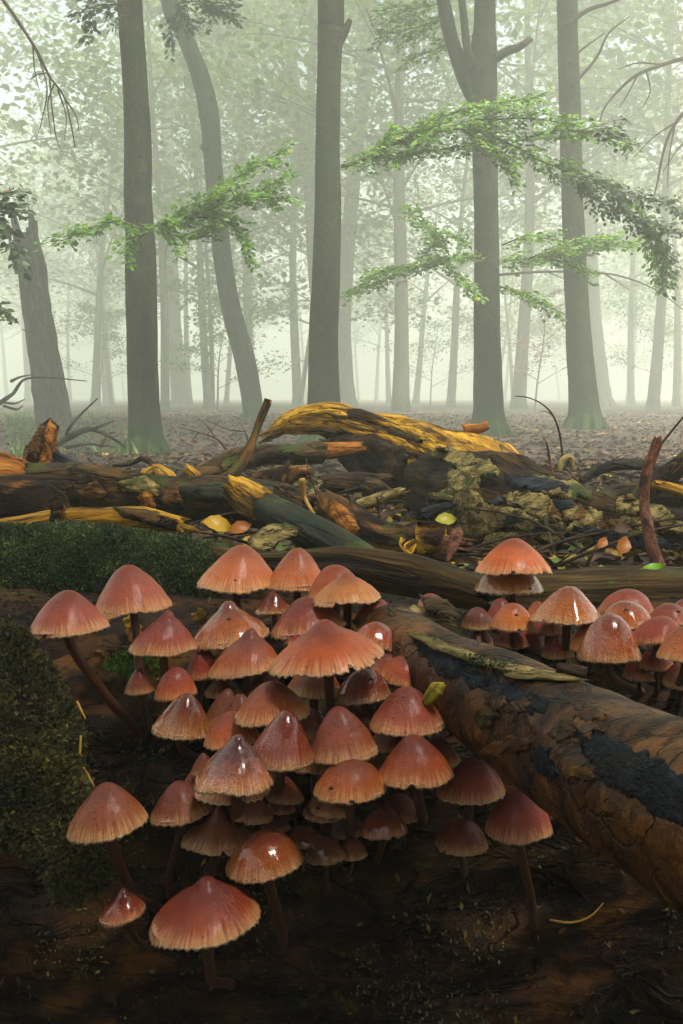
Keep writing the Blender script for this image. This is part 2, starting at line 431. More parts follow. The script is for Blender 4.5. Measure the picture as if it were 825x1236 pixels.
M['rust'] = wood('reddish_twig_bark', (.045, .018, .011), (.14, .050, .026), (.26, .12, .060), 4, .4, (.45, .8), (.04, .026, .022), (.55, .65), None, bump=.8, bd=.003)
M['twig'] = wood('dark_twig_bark', (.016, .011, .008), (.042, .027, .018), (.09, .06, .04), 5, .3, (.6, .9), None, bump=.4, bd=.001)
M['trunk'] = wood('beech_bark', (.014, .015, .008), (.027, .027, .014), (.046, .043, .023), .35, .7, (.75, .95), (.034, .044, .020), (.48, .62), (.024, .055, .012), (.62, .78), 0, foot=.75, bump=.8, bd=.03)
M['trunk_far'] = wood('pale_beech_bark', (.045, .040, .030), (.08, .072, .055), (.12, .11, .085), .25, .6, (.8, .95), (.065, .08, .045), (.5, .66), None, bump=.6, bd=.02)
M['snag'] = wood('weathered_snag_wood', (.022, .020, .015), (.060, .052, .038), (.115, .10, .074), .6, .15, (.7, .95), (.055, .055, .04), (.5, .66), None, bump=1, bd=.04)
G1 = [(0, (.04, .11, .006)), (.4, (.10, .24, .012)), (.8, (.19, .36, .02)), (1, (.42, .36, .03))]
M['leaf'] = leafmat('beech_leaf', G1, .5)
M['leaf_dark'] = leafmat('dark_beech_leaf', [(0, (.018, .040, .010)), (.6, (.04, .075, .018)), (.9, (.07, .10, .025)), (1, (.20, .12, .03))], .35)  # darker green leaf palette with a brown end
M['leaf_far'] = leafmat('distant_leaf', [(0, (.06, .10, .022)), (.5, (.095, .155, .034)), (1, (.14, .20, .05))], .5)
M['leaf_rust'] = leafmat('rusty_leaf', [(0, (.16, .07, .04)), (1, (.34, .17, .10))], .4)
M['litter'] = leafmat('leaf_litter', [(0, (.016, .008, .004)), (.45, (.050, .025, .011)), (.66, (.11, .052, .018)), (.80, (.20, .11, .025)), (.89, (.46, .29, .02)), (.96, (.16, .20, .03)), (1, (.10, .16, .03))], .15, .65)
M['litter_far'] = leafmat('russet_litter', [(0, (.012, .006, .003)), (.5, (.035, .016, .007)), (.85, (.075, .034, .012)), (.95, (.16, .085, .02)), (1, (.30, .19, .02))], .1, .7)
M['yleaf'] = leafmat('yellow_leaf', [(0, (.62, .36, .02)), (1, (.66, .38, .02))], .35, .4)
M['oleaf'] = leafmat('orange_leaf', [(0, (.42, .14, .02)), (1, (.55, .20, .03))], .35, .4)
M['gleaf'] = leafmat('fresh_green_leaf', [(0, (.22, .50, .02)), (1, (.26, .55, .03))], .4, .4)
M['ygleaf'] = leafmat('yellow_green_leaf', [(0, (.40, .42, .03)), (1, (.52, .46, .03))], .4, .4)
M['moss'] = leafmat('moss_tuft', [(0, (.012, .020, .008)), (.5, (.040, .066, .020)), (.85, (.085, .125, .036)), (1, (.22, .22, .05))], .2, .8)
M['moss_dark'] = leafmat('dull_moss_tuft', [(0, (.014, .015, .006)), (.5, (.050, .050, .014)), (.85, (.12, .105, .022)), (1, (.22, .17, .025))], .2, .8)
M['moss_bright'] = leafmat('bright_moss_tuft', [(0, (.04, .10, .008)), (1, (.14, .28, .02))], .3, .7)
M['straw'] = leafmat('yellow_straw', [(0, (.35, .19, .02)), (1, (.46, .28, .03))], .1, .5)
M['grass'] = leafmat('grass_blade', [(0, (.05, .12, .02)), (1, (.13, .22, .04))], .4, .6)
t = NT('forest_soil'); tc = t.new('ShaderNodeTexCoord'); n1 = t.noise(tc.outputs['Object'], (1, 1, 1), 9, 8, .7); n2 = t.noise(tc.outputs['Object'], (1, 1, 1), 60, 5, .7)
t.set(Base_Color=t.mix(n2, t.ramp(n1, [(.3, (.014, .008, .005)), (.6, (.042, .022, .011)), (.75, (.075, .040, .018))]), (.055, .030, .014)), Roughness=.9); t.bump(n2, .8, .02); M['soil'] = t.m

# ================================================================ SETTING
ys = np.r_[np.linspace(-13, 0, 14)[:-1], np.linspace(0, 3, 90)[:-1], np.linspace(3, 12, 90)[:-1], np.geomspace(12, 108, 60)]
tx = np.linspace(-1, 1, 161)
gx = np.sign(tx) * (np.abs(tx) ** 2.2) * 57
GX, GY = np.meshgrid(gx, ys)
mb = MB(); nx, ny = len(gx), len(ys)
V = np.stack([GX, GY, ground_z(GX, GY)], -1).reshape(-1, 3)
i = np.arange(ny - 1)[:, None] * nx + np.arange(nx - 1)[None]
mb.add(V, np.stack([i, i + 1, i + nx + 1, i + nx], -1).reshape(-1, 4), None, V, 0)
BV['ground'] = mb.bvh()
tag(mb.build('forest_floor', M['soil']), kind='structure')

# ---- the big rotten log that carries the mushrooms
prof = np.array([(1.02, -.30), (.93, -.215), (.80, -.178), (.68, -.170), (.615, -.184), (.572, -.215), (.552, -.262), (.550, -.32), (.562, -.39), (.60, -.47), (.68, -.54), (.80, -.57), (.93, -.52), (1.02, -.40), (1.02, -.30)])
pc, _ = resample(prof, np.ones(len(prof)), 190)
xs = np.linspace(-.75, .75, 430)
def host_mesh():
    Pn = np.gradient(pc, axis=0); N2 = np.stack([Pn[:, 1], -Pn[:, 0]], -1); N2 /= np.linalg.norm(N2, axis=1)[:, None]
    if (N2[60] @ (pc[60] - pc.mean(0))) < 0: N2 = -N2
    X, U = np.meshgrid(xs, np.arange(len(pc)), indexing='ij')
    Y = pc[U, 0]; Z = pc[U, 1] + CAMZ
    q = np.stack([X, Y, Z], -1)
    big = fbm(q * np.array([4, 9, 9]), 3) * .026
    fib = (1 - 2 * np.abs(fbm(q * np.array([9, 46, 46]) + 5, 4))) * .007
    pit = -np.clip(fbm(q * np.array([16, 26, 26]) + 11, 4) - .08, 0, 1) * .045
    fine = fbm(q * np.array([90, 240, 240]), 3) * .0022
    d = big + fib + pit + fine
    q2 = q.copy(); q2[..., 1] += N2[U, 0] * d; q2[..., 2] += N2[U, 1] * d
    q2[..., 2] += -.03 * (X / .75) ** 2
    n, m = X.shape; i = np.arange(n - 1)[:, None] * m + np.arange(m - 1)[None]
    Q = np.stack([i, i + 1, i + m + 1, i + m], -1).reshape(-1, 4)
    mb = MB(); mb.add(q2.reshape(-1, 3), Q[:, ::-1], None, q.reshape(-1, 3), 0)
    for e in (0, n - 1):                                     # rough broken ends
        c = q2[e].mean(0); k = np.arange(m - 1) + e * m
        Vv = np.vstack([q2[e], c]); kk = np.arange(m - 1)
        T = np.stack([kk, kk + 1, np.full(m - 1, m)], -1)
        mb.add(Vv, None, T if e == 0 else T[:, ::-1], Vv, 0)
    return mb
host = thing('rotten_log', (0, .8, .05), 'broad dark rotten log whose steep face carries the dense troop of mushrooms', 'log')
hm = host_mesh(); BV['host'] = hm.bvh(); hm.build('decayed_wood', M['host'], host)

# ---- smooth log lying across it, towards the viewer
slog = thing('barkless_log', P(640, 870, .44), 'smooth wet brown log with blue-black streaks slanting down beside the mushroom troop', 'log')
mb = MB()
tube(mb, [P(462, 762, .60), P(520, 800, .545), P(600, 850, .47), P(690, 900, .405), P(790, 955, .345), P(930, 1030, .28), P(1150, 1170, .23)],
     [.020, .0235, .0265, .028, .030, .032, .033], 190, 80, .0034, (14, 40, 40), 4, .008, .01, .10, 14, seed=3)
BV['slog'] = mb.bvh(); mb.build('bare_wood', M['smooth'], slog)
def on(pts, names, lift):
    out = []
    for x, y in pts:
        h = hit(x, y, names)
        if h is not None: out.append(h[0] + h[1] * lift)
    return out
def strip(name, px, rad, mat, parent, key, flat=.4, names=('slog',), n=90):
    q = on(px, list(names), .0012)
    mb = MB(); tube(mb, q, np.interp(np.linspace(0, 1, len(q)), np.linspace(0, 1, len(rad)), rad), n, 24, .0022, (40, 140, 140), 4, .004, .006, .4, 70, flat)
    BV[key] = mb.bvh(); mb.build(name, M[mat], parent)
strip('mossy_bark_strip', [(498, 768), (515, 774), (535, 782), (558, 791), (580, 799), (604, 806), (632, 812), (645, 815)], [.003, .0050, .0046, .0052, .0044, .0030], 'peel', slog, 'strip')
strip('mossy_bark_strip', [(612, 815), (632, 818), (655, 818), (680, 820), (702, 823), (718, 826)], [.002, .0070, .0085, .0075, .0050, .002], 'peel', slog, 'strip2', .28)
for k, pp in enumerate([[(498, 772), (522, 780), (540, 792), (566, 806), (556, 822), (530, 812), (508, 796)], [(548, 800), (590, 812), (622, 828), (668, 850), (660, 862), (622, 852), (590, 838), (560, 826)],
        [(690, 880), (722, 884), (762, 905), (806, 925), (840, 940), (840, 1005), (790, 984), (768, 966), (738, 950), (714, 922)], [(640, 900), (664, 905), (676, 930), (660, 940), (645, 925)]]):
    mb = MB(); patch(mb, pp, ['slog'], .0007, .0003, 9, 110, 7, .9, 160, 120 + k); mb.build('char_or_hole_patch', M['bluechar'], slog)
r3 = random.Random(9)
for k in range(10):
    cx, cyy = r3.uniform(560, 815), 0; top = 775 + (cx - 500) * .20; cyy = top + r3.uniform(.25, .95) * (70 + (cx - 500) * .45)
    if cyy > 1030: continue
    a0 = r3.uniform(0, 6); pl = [(cx + math.cos(a0 + j) * r3.uniform(9, 26), cyy + math.sin(a0 + j) * r3.uniform(6, 17)) for j in range(6)]
    mb = MB(); patch(mb, pl, ['slog'], .0007, .0003, 6, 60, 5, .7, 150, 140 + k, .0006); mb.build('bark_plate', M['smooth' if k % 3 else 'dark'], slog)
mb = MB(); tube(mb, [P(674, 806, .418), P(690, 809, .415), P(708, 812, .412)], [.0022, .0030, .0024], 14, 12, .0006, (60, 300, 300), 3, .001, .001)
mb.build('twig_stub', M['twig'], slog)
# ---- bigger pieces behind
def log(name, label, mat, px, ds, hw, n=90, seg=40, amp=.004, freq=(9, 45, 45), j0=.01, j1=.01, lump=.16, lf=10, key=None, cat='log', part='wood', seed=None):
    pts = [P(x, y, d) for (x, y), d in zip(px, ds)]; r = [h * d / F for h, d in zip(hw, ds)]
    o = thing(name, pts[len(pts) // 2] - np.array([0, 0, r[len(pts) // 2]]), label, cat)
    mb = MB(); tube(mb, pts, r, n, seg, amp, freq, 4, j0, j1, lump, lf, seed=seed)
    if key: BV[key] = mb.bvh()
    mb.build(part, mat, o); return o

moss = log('mossy_log', 'thick green moss-covered log behind the two tall pale mushrooms', M['moss_log'],
           [(-120, 700), (0, 695), (100, 694), (200, 702), (264, 708)], [.86] * 5, [62, 62, 61, 56, 50], 110, 56, .004, (30, 60, 60), .012, .02, .12, 12, 'moss')
goldb = log('golden_branch', 'yellow barkless branch lying along the top of the green mossy log', M['gold'],
            [(-70, 655), (0, 641), (60, 628), (120, 624), (175, 627), (222, 634)], [.98, .98, .97, .96, .95, .95], [16, 14, 12, 12, 15, 9], 80, 26, .0022, (10, 90, 90), .01, .02, .25, 16, 'goldb', 'branch')
mb = MB(); patch(mb, [(62, 614), (76, 608), (80, 622), (70, 640), (60, 636)], ['goldb'], .004, .001, 2, 36, 4, .6, 100, 3); mb.build('bark_plate', M['dark'], goldb)
mb = MB(); patch(mb, [(135, 612), (180, 616), (215, 630), (212, 640), (180, 634), (150, 624)], ['goldb'], .004, .001, 2, 40, 4, .6, 100, 5); mb.build('bark_plate', M['dark'], goldb)
dlog = log('decaying_log', 'dark crumbling log with loose bark plates stretching behind the yellow branch', M['dark'],
           [(40, 592), (110, 594), (180, 597), (250, 602), (330, 612), (372, 622)], [1.38, 1.36, 1.33, 1.3, 1.27, 1.25], [30, 30, 27, 28, 28, 22], 110, 44, .008, (10, 35, 35), .02, .03, .2, 9, 'dlog')
for k, (pp, mt) in enumerate([([(215, 588), (275, 584), (330, 585), (328, 604), (250, 606), (216, 602)], 'teal'), ([(196, 592), (216, 586), (222, 604), (208, 616), (198, 606)], 'brown'),
                     ([(140, 582), (175, 578), (196, 590), (190, 600), (150, 594)], 'peel'), ([(95, 592), (115, 580), (130, 596), (120, 612), (98, 610)], 'brown'), ([(168, 600), (182, 590), (190, 612), (176, 618)], 'orange')]):
    mb = MB(); patch(mb, pp, ['dlog'], .006, .003, 3, 48, 5, .6, 60, 11 + k); mb.build('bark_plate', M[mt], dlog)

trunk = thing('fallen_tree', P(560, 600, 1.9) - np.array([0, 0, .06]), 'fallen broken trunk with a golden upswept end and grey-green peeling bark', 'fallen tree')
mb = MB()
tube(mb, [P(326, 525, 2.35), P(352, 511, 2.33), P(392, 506, 2.3), P(440, 518, 2.26), P(500, 540, 2.2), (P(560, 566, 1.95)), P(615, 592, 1.65)],
     [.014, .036, .050, .060, .078, .092, .080], 150, 60, .016, (5, 30, 30), 5, .045, .02, .25, 7, .85, seed=21)
BV['gold'] = mb.bvh(); mb.build('golden_wood', M['gold'], trunk)
r4 = random.Random(4)
for k in range(16):                                     # split strands standing proud of the broken wood
    u0 = r4.uniform(0, .6); u1 = u0 + r4.uniform(.25, .45); yo = r4.uniform(-26, 20); q = []
    for u in np.linspace(u0, min(1, u1), 6):
        x = 372 + 226 * u; yb = np.interp(x, [350, 392, 440, 500, 560, 615], [511, 506, 518, 540, 564, 588]); h = hit(x, yb + yo * (.55 + .5 * u), ['gold'])
        if h is not None: q.append(h[0] + h[1] * r4.uniform(.0, .006))
    if len(q) > 3:
        mb = MB(); tube(mb, q, np.interp(np.linspace(0, 1, len(q)), [0, .4, 1], [.004, .011, .003]) * r4.uniform(.6, 1.3), 40, 10, .004, (8, 60, 60), 3, .02, .03, .3, 20); mb.build('split_strand', M['dark' if k % 3 == 0 or yo > 8 else 'gold'], trunk)
mb = MB()
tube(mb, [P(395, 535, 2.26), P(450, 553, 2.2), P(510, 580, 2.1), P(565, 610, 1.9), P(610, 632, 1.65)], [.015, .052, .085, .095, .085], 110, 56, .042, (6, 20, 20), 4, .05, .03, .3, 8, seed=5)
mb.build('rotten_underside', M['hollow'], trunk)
mb = MB()
tube(mb, [P(540, 590, 1.75), P(600, 620, 1.50), P(660, 633, 1.40), P(740, 645, 1.32), P(810, 652, 1.26), P(920, 664, 1.18)], [.082, .092, .073, .052, .043, .036], 150, 72, .011, (6, 26, 26), 5, .03, .03, .18, 7, seed=9)
BV['peel'] = mb.bvh(); mb.build('bark', M['hollow'], trunk)
plates = [[(575, 590), (620, 578), (650, 592), (640, 612), (600, 622), (578, 612)], [(640, 598), (690, 602), (735, 610), (770, 628), (730, 640), (690, 630), (655, 622)],
          [(560, 622), (600, 622), (640, 640), (650, 664), (610, 672), (575, 655), (552, 640)], [(650, 640), (672, 622), (680, 640), (664, 655)], [(600, 560), (640, 558), (670, 575), (650, 588), (610, 580)],
          [(640, 655), (690, 645), (715, 662), (700, 682), (660, 680)], [(590, 660), (620, 668), (600, 695), (582, 690)], [(700, 640), (740, 650), (760, 672), (722, 676)], [(560, 588), (590, 574), (600, 596), (580, 606)], [(612, 618), (640, 612), (652, 632), (630, 640)], [(545, 645), (575, 640), (600, 660), (580, 690), (556, 680)], [(735, 655), (770, 662), (800, 680), (760, 684)], [(770, 632), (825, 640), (826, 655), (780, 648)]]
r2 = random.Random(3); plates = []
XC = [540, 600, 660, 740, 810, 920]; YC = [590, 620, 633, 645, 652, 664]; HC = [52, 66, 56, 43, 37, 33]
for gx in range(11):
    for gy in range(5):
        cx = 556 + gx * 25 + r2.uniform(-9, 9); hh = np.interp(cx, XC, HC); cyy = np.interp(cx, XC, YC) + (-.78 + .39 * gy + r2.uniform(-.12, .12)) * hh
        if r2.random() < .14 + .03 * gx: continue
        a0 = r2.uniform(0, 6); pl = []
        for j in range(7):
            a = a0 + j * .9; q = r2.uniform(.6, 1.25); ux, uy = math.cos(a) * 26 * q, math.sin(a) * hh * .22 * q; pl.append((cx + ux * .97 - uy * .2, cyy + uy * .97 + ux * .22))
        plates.append(pl)
for k, pp in enumerate(plates):
    mb = MB(); patch(mb, pp, ['peel'], .0020, .0015, 4.5, 80, 5, .35, 50, 30 + k, .004); mb.build('bark_plate', M['brown' if k % 7 == 4 else 'peel'], trunk)
for k, pp in enumerate([[(610, 572), (648, 576), (690, 590), (680, 600), (640, 594), (612, 586)], [(690, 634), (740, 640), (800, 650), (826, 658), (826, 668), (740, 656), (700, 648)], [(592, 608), (604, 600), (610, 606), (598, 616)], [(640, 640), (654, 628), (660, 640), (648, 654)], [(612, 622), (626, 620), (630, 632), (616, 634)], [(668, 606), (690, 604), (694, 616), (674, 620)]]):
    mb = MB(); patch(mb, pp, ['peel'], .003, .004, 5, 60, 5, .9, 60, 50 + k); mb.build('char_or_hole_patch', M['char'], trunk)  # besides charring, dark patches paint in the shade of holes and a slit
mb = MB(); tube(mb, [P(560, 520, 2.1), P(580, 517, 2.1), P(589, 513, 2.1)], [.016, .012, .010], 14, 12, .003, (20, 60, 60), 3, .004, .006); mb.build('knot_stub', M['orange'], trunk)

br = log('fallen_branch', 'dark lichened branch with a raw orange end lying under the golden trunk', M['dark'],
         [(228, 578), (262, 566), (310, 550), (350, 547), (392, 545)], [1.9, 1.95, 2.0, 2.02, 2.04], [10, 13, 14, 13, 12], 80, 24, .010, (14, 40, 40), .02, .01, .2, 12, cat='branch')
mb = MB(); tube(mb, [P(384, 545, 2.04), P(410, 543, 2.06), P(436, 540, 2.08)], [.020, .018, .014], 30, 20, .004, (10, 60, 60), 3, .01, .02, .1); mb.build('broken_end', M['orange'], br)
mb = MB(); tube(mb, [P(352, 550, 2.02), P(345, 568, 2.0), P(336, 592, 1.95)], [.016, .011, .009], 20, 14, .004, (20, 60, 60), 3, .003, .006); mb.build('side_branch', M['dark'], br)
st = log('upright_stick', 'dark crooked stick standing up with a pale cut tip beside the golden trunk', M['dark'],
         [(258, 588), (285, 568), (302, 540), (312, 512), (323, 486)], [1.72, 1.75, 1.78, 1.8, 1.8], [8, 7, 6, 5.5, 5], 60, 20, .004, (20, 60, 60), .01, .002, .15, 14, cat='stick')
mb = MB(); tube(mb, [P(322.6, 487, 1.8), P(324, 482, 1.8)], [.0082, .0080], 4, 16, 0); mb.build('cut_tip', M['gold'], st)

stump = thing('jagged_stump', P(40, 590, 1.5), 'jagged brown rotten stump with splintered top and a shelf of torn wood', 'stump')
mb = MB(); slab(mb, [(14, 600), (24, 566), (30, 550), (36, 534), (44, 520), (50, 508), (56, 503), (62, 500), (66, 508), (71, 514), (69, 534), (72, 552), (68, 570), (74, 592), (50, 604)], 1.53, 1.47, .030, 6, 120, 12, .9, 1, 40, 3); mb.build('standing_wood', M['brown'], stump)
for k, pp in enumerate([[(30, 560), (38, 535), (48, 518), (52, 530), (44, 556), (36, 575)], [(46, 556), (56, 530), (63, 545), (58, 580), (46, 586)], [(20, 572), (30, 556), (38, 575), (28, 594)], [(54, 520), (62, 504), (68, 516), (64, 536), (58, 536)]]):
    mb = MB(); slab(mb, pp, 1.475, 1.44, .010, 4, 60, 6, 1.3, 1, 90, 70 + k); mb.build('splinter_slab', M['orange' if k in (1, 3) else 'brown'], stump)
mb = MB(); tube(mb, [P(-60, 572, 1.36), P(0, 572, 1.38), P(40, 578, 1.40), P(74, 588, 1.42)], [.036, .034, .022, .012], 60, 34, .014, (14, 30, 30), 4, .02, .03, .25, 12, seed=17); mb.build('torn_shelf', M['orange'], stump)
mb = MB(); tube(mb, [P(-40, 606, 1.2), P(20, 606, 1.2), P(60, 612, 1.2), P(80, 622, 1.2)], [.036, .036, .028, .012], 60, 34, .008, (14, 30, 30), 4, .02, .02, .2, 12, seed=27); mb.build('mossy_root', M['brown'], stump)
log('charred_wood', 'blackened wedge of wood leaning beside the jagged stump', M['char'], [(66, 560), (90, 572), (124, 586)], [1.5, 1.46, 1.4], [16, 15, 8], 50, 24, .006, (8, 50, 50), .02, .01, .25, 12, cat='wood piece')
log('forked_branch', 'short yellowish branch with a dark arched twig lying on the leaf litter', M['gold'], [(176, 576), (192, 568), (214, 582)], [1.75, 1.72, 1.62], [9, 7, 6], 40, 18, .004, (14, 60, 60), .01, .01, .3, 14, cat='branch')
o = bpy.data.objects['forked_branch']
mb = MB(); tube(mb, [P(138, 562, 1.8), P(158, 560, 1.78), P(172, 553, 1.76), P(184, 560, 1.74), (P(190, 572, 1.72))], [.003, .0045, .005, .0055, .008], 40, 12, .001, (30, 80, 80), 3); mb.build('arched_twig', M['twig'], o)
for k, (a, b, dd, hw, mt, lb) in enumerate([((226, 566), (244, 586), 1.55, 6, 'gold', 'yellow splintered wood chip leaning on the crumbling log'), ((306, 580), (372, 571), 1.55, 9, 'brown', 'mossy brown wood piece below the fork of the fallen branch'),
                                ((333, 600), (352, 566), 1.5, 12, 'brown', 'crumbly upright brown chunk under the forked dark branch'), ((440, 590), (470, 598), 1.6, 12, 'dark', 'dark rounded wood end poking from under the golden trunk'),
                                ((392, 585), (470, 580), 1.75, 11, 'dark', 'shadowed branch lying across the litter under the golden trunk'), ((430, 612), (486, 592), 1.5, 6, 'peel', 'pale grey-green stick propped under the golden trunk'),
                                ((520, 600), (560, 607), 1.45, 7, 'peel', 'short lichen-covered stick at the foot of the golden trunk'), ((510, 622), (545, 610), 1.4, 8, 'char', 'small blackened stick beside the yellow-green leaf')]):
    log('wood_chip' if k in (0, 2, 3) else 'short_stick', lb, M[mt], [a, ((a[0] + b[0]) / 2, (a[1] + b[1]) / 2 - 1), b], [dd, dd, dd], [hw, hw * 1.1, hw * .7], 30, 18, .006, (14, 50, 50), .012, .014, .25, 14, cat='wood piece')

lean = log('leaning_branch', 'smooth slate-coloured branch with a golden broken knob sloping behind the tallest mushrooms', M['teal'],
           [(312, 607), (345, 625), (385, 647), (430, 672), (470, 694)], [1.12, 1.06, 1.0, .95, .9], [16, 19, 20, 21, 18], 80, 34, .002, (8, 50, 50), .01, .02, .12, 8, 'lean', 'branch')
mb = MB(); tube(mb, [P(284, 588, 1.17), P(300, 600, 1.15), P(324, 614, 1.1)], [.017, .021, .019], 40, 28, .005, (14, 60, 60), 4, .015, .01, .2, 14); mb.build('broken_knob', M['gold'], lean)
mb = MB(); slab(mb, [(300, 652), (322, 634), (345, 632), (362, 636), (358, 646), (335, 656), (318, 668), (302, 664)], .99, .94, .006, 3, 60, 6, .9, 1, 130, 5); tag(mb.build('bark_flake', M['peel'], None, P(330, 648, .96)), 'flat mossy flake of bark lying against the slate-coloured branch', 'bark flake')
curl = log('bark_covered_branch', 'split brown branch with splintered pale fibres behind the troop', M['brown'],
           [(394, 606), (420, 624), (450, 645), (490, 656), (552, 664)], [1.22, 1.18, 1.12, 1.08, 1.04], [15, 18, 20, 20, 14], 90, 36, .006, (10, 45, 45), .015, .03, .22, 12, 'curl', 'branch')
for k in range(9):
    x0 = 492 + RND.uniform(-10, 12); y0 = 656 + RND.uniform(-8, 4); mb = MB()
    tube(mb, [P(x0, y0, 1.02), P(x0 - 6 + RND.uniform(-8, 6), y0 + 8, .995), P(x0 - 10 + RND.uniform(-16, 22), y0 + 20 + RND.uniform(-4, 4), .98)], [.0016, .0013, .0005], 10, 6, .0003); mb.build('splinter', M['gold'], curl)
for k, pp in enumerate([[(500, 640), (525, 632), (540, 642), (532, 656), (508, 656)], [(398, 606), (418, 618), (432, 640), (424, 646), (402, 622)]]):
    mb = MB(); patch(mb, pp, ['curl'], .004, .003, 3, 40, 4, .8, 100, 80 + k, .004); mb.build('bark_plate', M['gold' if k == 0 else 'orange'], curl)
mb = MB(); slab(mb, [(545, 640), (556, 634), (560, 646), (552, 664), (544, 676), (538, 680), (540, 660)], 1.0, .95, .005, 2, 50, 6, .8, 1, 130, 6); tag(mb.build('bark_flake', M['rust'], None, P(548, 660, .97)), 'upright reddish shard of bark behind the troop', 'bark flake')

p1 = log('weathered_log', 'weathered brown log with dark cracks running behind the middle of the troop', M['plank'],
         [(230, 668), (330, 684), (420, 684), (500, 698), (590, 722)], [.86, .82, .80, .77, .74], [16, 20, 26, 26, 18], 110, 44, .006, (7, 45, 45), .02, .02, .18, 9, 'p1')
p2 = log('grooved_log', 'long olive-brown log with straight grooves behind the smaller mushroom patch', M['plank'],
         [(545, 718), (620, 716), (700, 714), (780, 712), (900, 712)], [.88, .87, .86, .86, .86], [22, 26, 27, 28, 28], 120, 48, .005, (5, 60, 60), .02, .02, .12, 8, 'p2')
for k, (pp, mt) in enumerate([([(478, 742), (500, 728), (530, 738), (556, 756), (540, 768), (500, 766)], 'peel'), ([(505, 716), (540, 724), (560, 745), (545, 750), (515, 738)], 'dark')]):
    mb = MB(); slab(mb, pp, .66, .60, .006, 3, 50, 6, .9, 1, 150, 90 + k)
    tag(mb.build('bark_flake', M[mt], None, P(515, 745, .62)), ['green mossy bark flake where the smooth log meets the troop', 'black bark flake lying over the small pink cap'][k], 'bark flake')
rs = log('reddish_stick', 'reddish peeling stick standing upright beside the bright green leaf', M['rust'], [(797, 688), (786, 655), (778, 610), (780, 572), (794, 532)], [1.0, 1.02, 1.04, 1.05, 1.06], [9, 6.5, 6, 6.5, 6], 70, 20, .0022, (30, 80, 80), .006, .006, .2, 18, cat='stick')
mb = MB(); tube(mb, [P(789, 548, 1.06), P(808, 524, 1.06), P(828, 500, 1.06)], [.0016, .0013, .001], 12, 6); mb.build('thin_twig', M['twig'], rs)
log('slanting_branch', 'dark thick branch slanting up at the picture edge behind the reddish stick', M['dark'], [(755, 615), (790, 585), (822, 560), (870, 520)], [1.75, 1.75, 1.75, 1.75], [11, 12, 12, 12], 50, 24, .005, (14, 50, 50), .01, .01, .2, 14, cat='branch')
log('yellow_tipped_branch', 'thin branch with a yellow broken end behind the reddish stick', M['gold'], [(788, 584), (806, 588), (840, 598)], [1.6, 1.6, 1.6], [4, 6, 7], 30, 16, .002, (14, 60, 60), .005, .01, .2, 14, cat='branch')
log('curved_root', 'pale curved root lying on the litter behind the peeling trunk', M['snag'], [(700, 582), (728, 566), (760, 560), (800, 568)], [1.95, 1.95, 1.95, 1.95], [5, 6, 6, 6], 50, 14, .003, (14, 50, 50), .01, .01, .2, 14, cat='root')
log('bent_pale_stick', 'small pale bent stick poking up behind the peeling trunk', M['peel'], [(676, 570), (680, 557), (688, 553), (693, 568)], [2.0] * 4, [5, 5, 5, 4], 30, 14, .002, (14, 50, 50), .005, .005, .2, 14, cat='stick')
log('dead_root', 'dark dead root lying low behind the reddish stick', M['dark'], [(690, 640), (740, 596), (800, 596), (860, 606)], [1.62, 1.9, 1.95, 1.9], [6, 10, 13, 14], 50, 20, .006, (14, 40, 40), .01, .01, .2, 12, cat='root')

# ---- mossy chunk at the front edge
chunk = thing('mossy_chunk', P(60, 1060, .47), 'shaggy mossy chunk of wood jutting out below the drooping tan mushroom', 'wood piece')
mb = MB(); slab(mb, [(-60, 740), (0, 752), (34, 762), (58, 800), (88, 838), (98, 880), (92, 930), (112, 975), (140, 1010), (138, 1050), (100, 1088), (74, 1096), (52, 1050), (20, 1022), (-60, 1015)], .53, .455, .028, 9, 130, 16, .55, 1, 22, 12, 1.0)
BV['chunk'] = mb.bvh(); mb.build('wood', M['host'], chunk)

def tufts(name, mat, parent, poly, names, count, size, lift=.001, label=None, cat=None, up=.5, thr=-9, nf=30):
    poly = np.array(poly, float); x0, y0 = poly.min(0); x1, y1 = poly.max(0)
    def inside(x, y):
        c = False; j = len(poly) - 1
        for i in range(len(poly)):
            if (poly[i, 1] > y) != (poly[j, 1] > y) and x < (poly[j, 0] - poly[i, 0]) * (y - poly[i, 1]) / (poly[j, 1] - poly[i, 1]) + poly[i, 0]: c = not c
            j = i
        return c
    C, N = [], []; tries = 0
    while len(C) < count and tries < count * 12:
        tries += 1
        x = NPR.uniform(x0, x1); y = NPR.uniform(y0, y1)
        if not inside(x, y): continue
        h = hit(x, y, names)
        if h is None: continue
        C.append(h[0]); N.append(h[1])
    if not C: return
    C = np.array(C); N = np.array(N); m = len(C)
    if thr > -9:
        k = fbm(C * nf, 4) + NPR.randn(m) * .08 > thr; C, N = C[k], N[k]; m = len(C)
    D = N * up + rdirs(m) * .8
    s = size * (0.5 + NPR.rand(m))
    mb = MB(); leaves(mb, C + N * lift + D / np.linalg.norm(D, axis=1)[:, None] * s[:, None] * .35, D, rdirs(m), s, .45, .3, quad=True, rnd=np.clip(.5 + .5 * fbm(C * 60, 3) + NPR.randn(m) * .22, 0, 1))
    o = mb.build(name, mat, parent, None, False); o['kind'] = 'stuff'; return o
tufts('moss', M['moss'], moss, [(-20, 628), (100, 625), (200, 640), (262, 655), (262, 740), (150, 765), (-20, 765)], ['moss'], 30000, .0027, thr=-.40, nf=45)
tufts('moss', M['moss_dark'], chunk, [(-20, 735), (40, 750), (150, 990), (150, 1060), (70, 1110), (-20, 1040)], ['chunk'], 22000, .0034, thr=-.30)
tufts('bright_moss', M['moss_bright'], host, [(112, 792), (150, 788), (200, 800), (206, 828), (170, 826), (120, 806)], ['host'], 1100, .0036, thr=-.02)
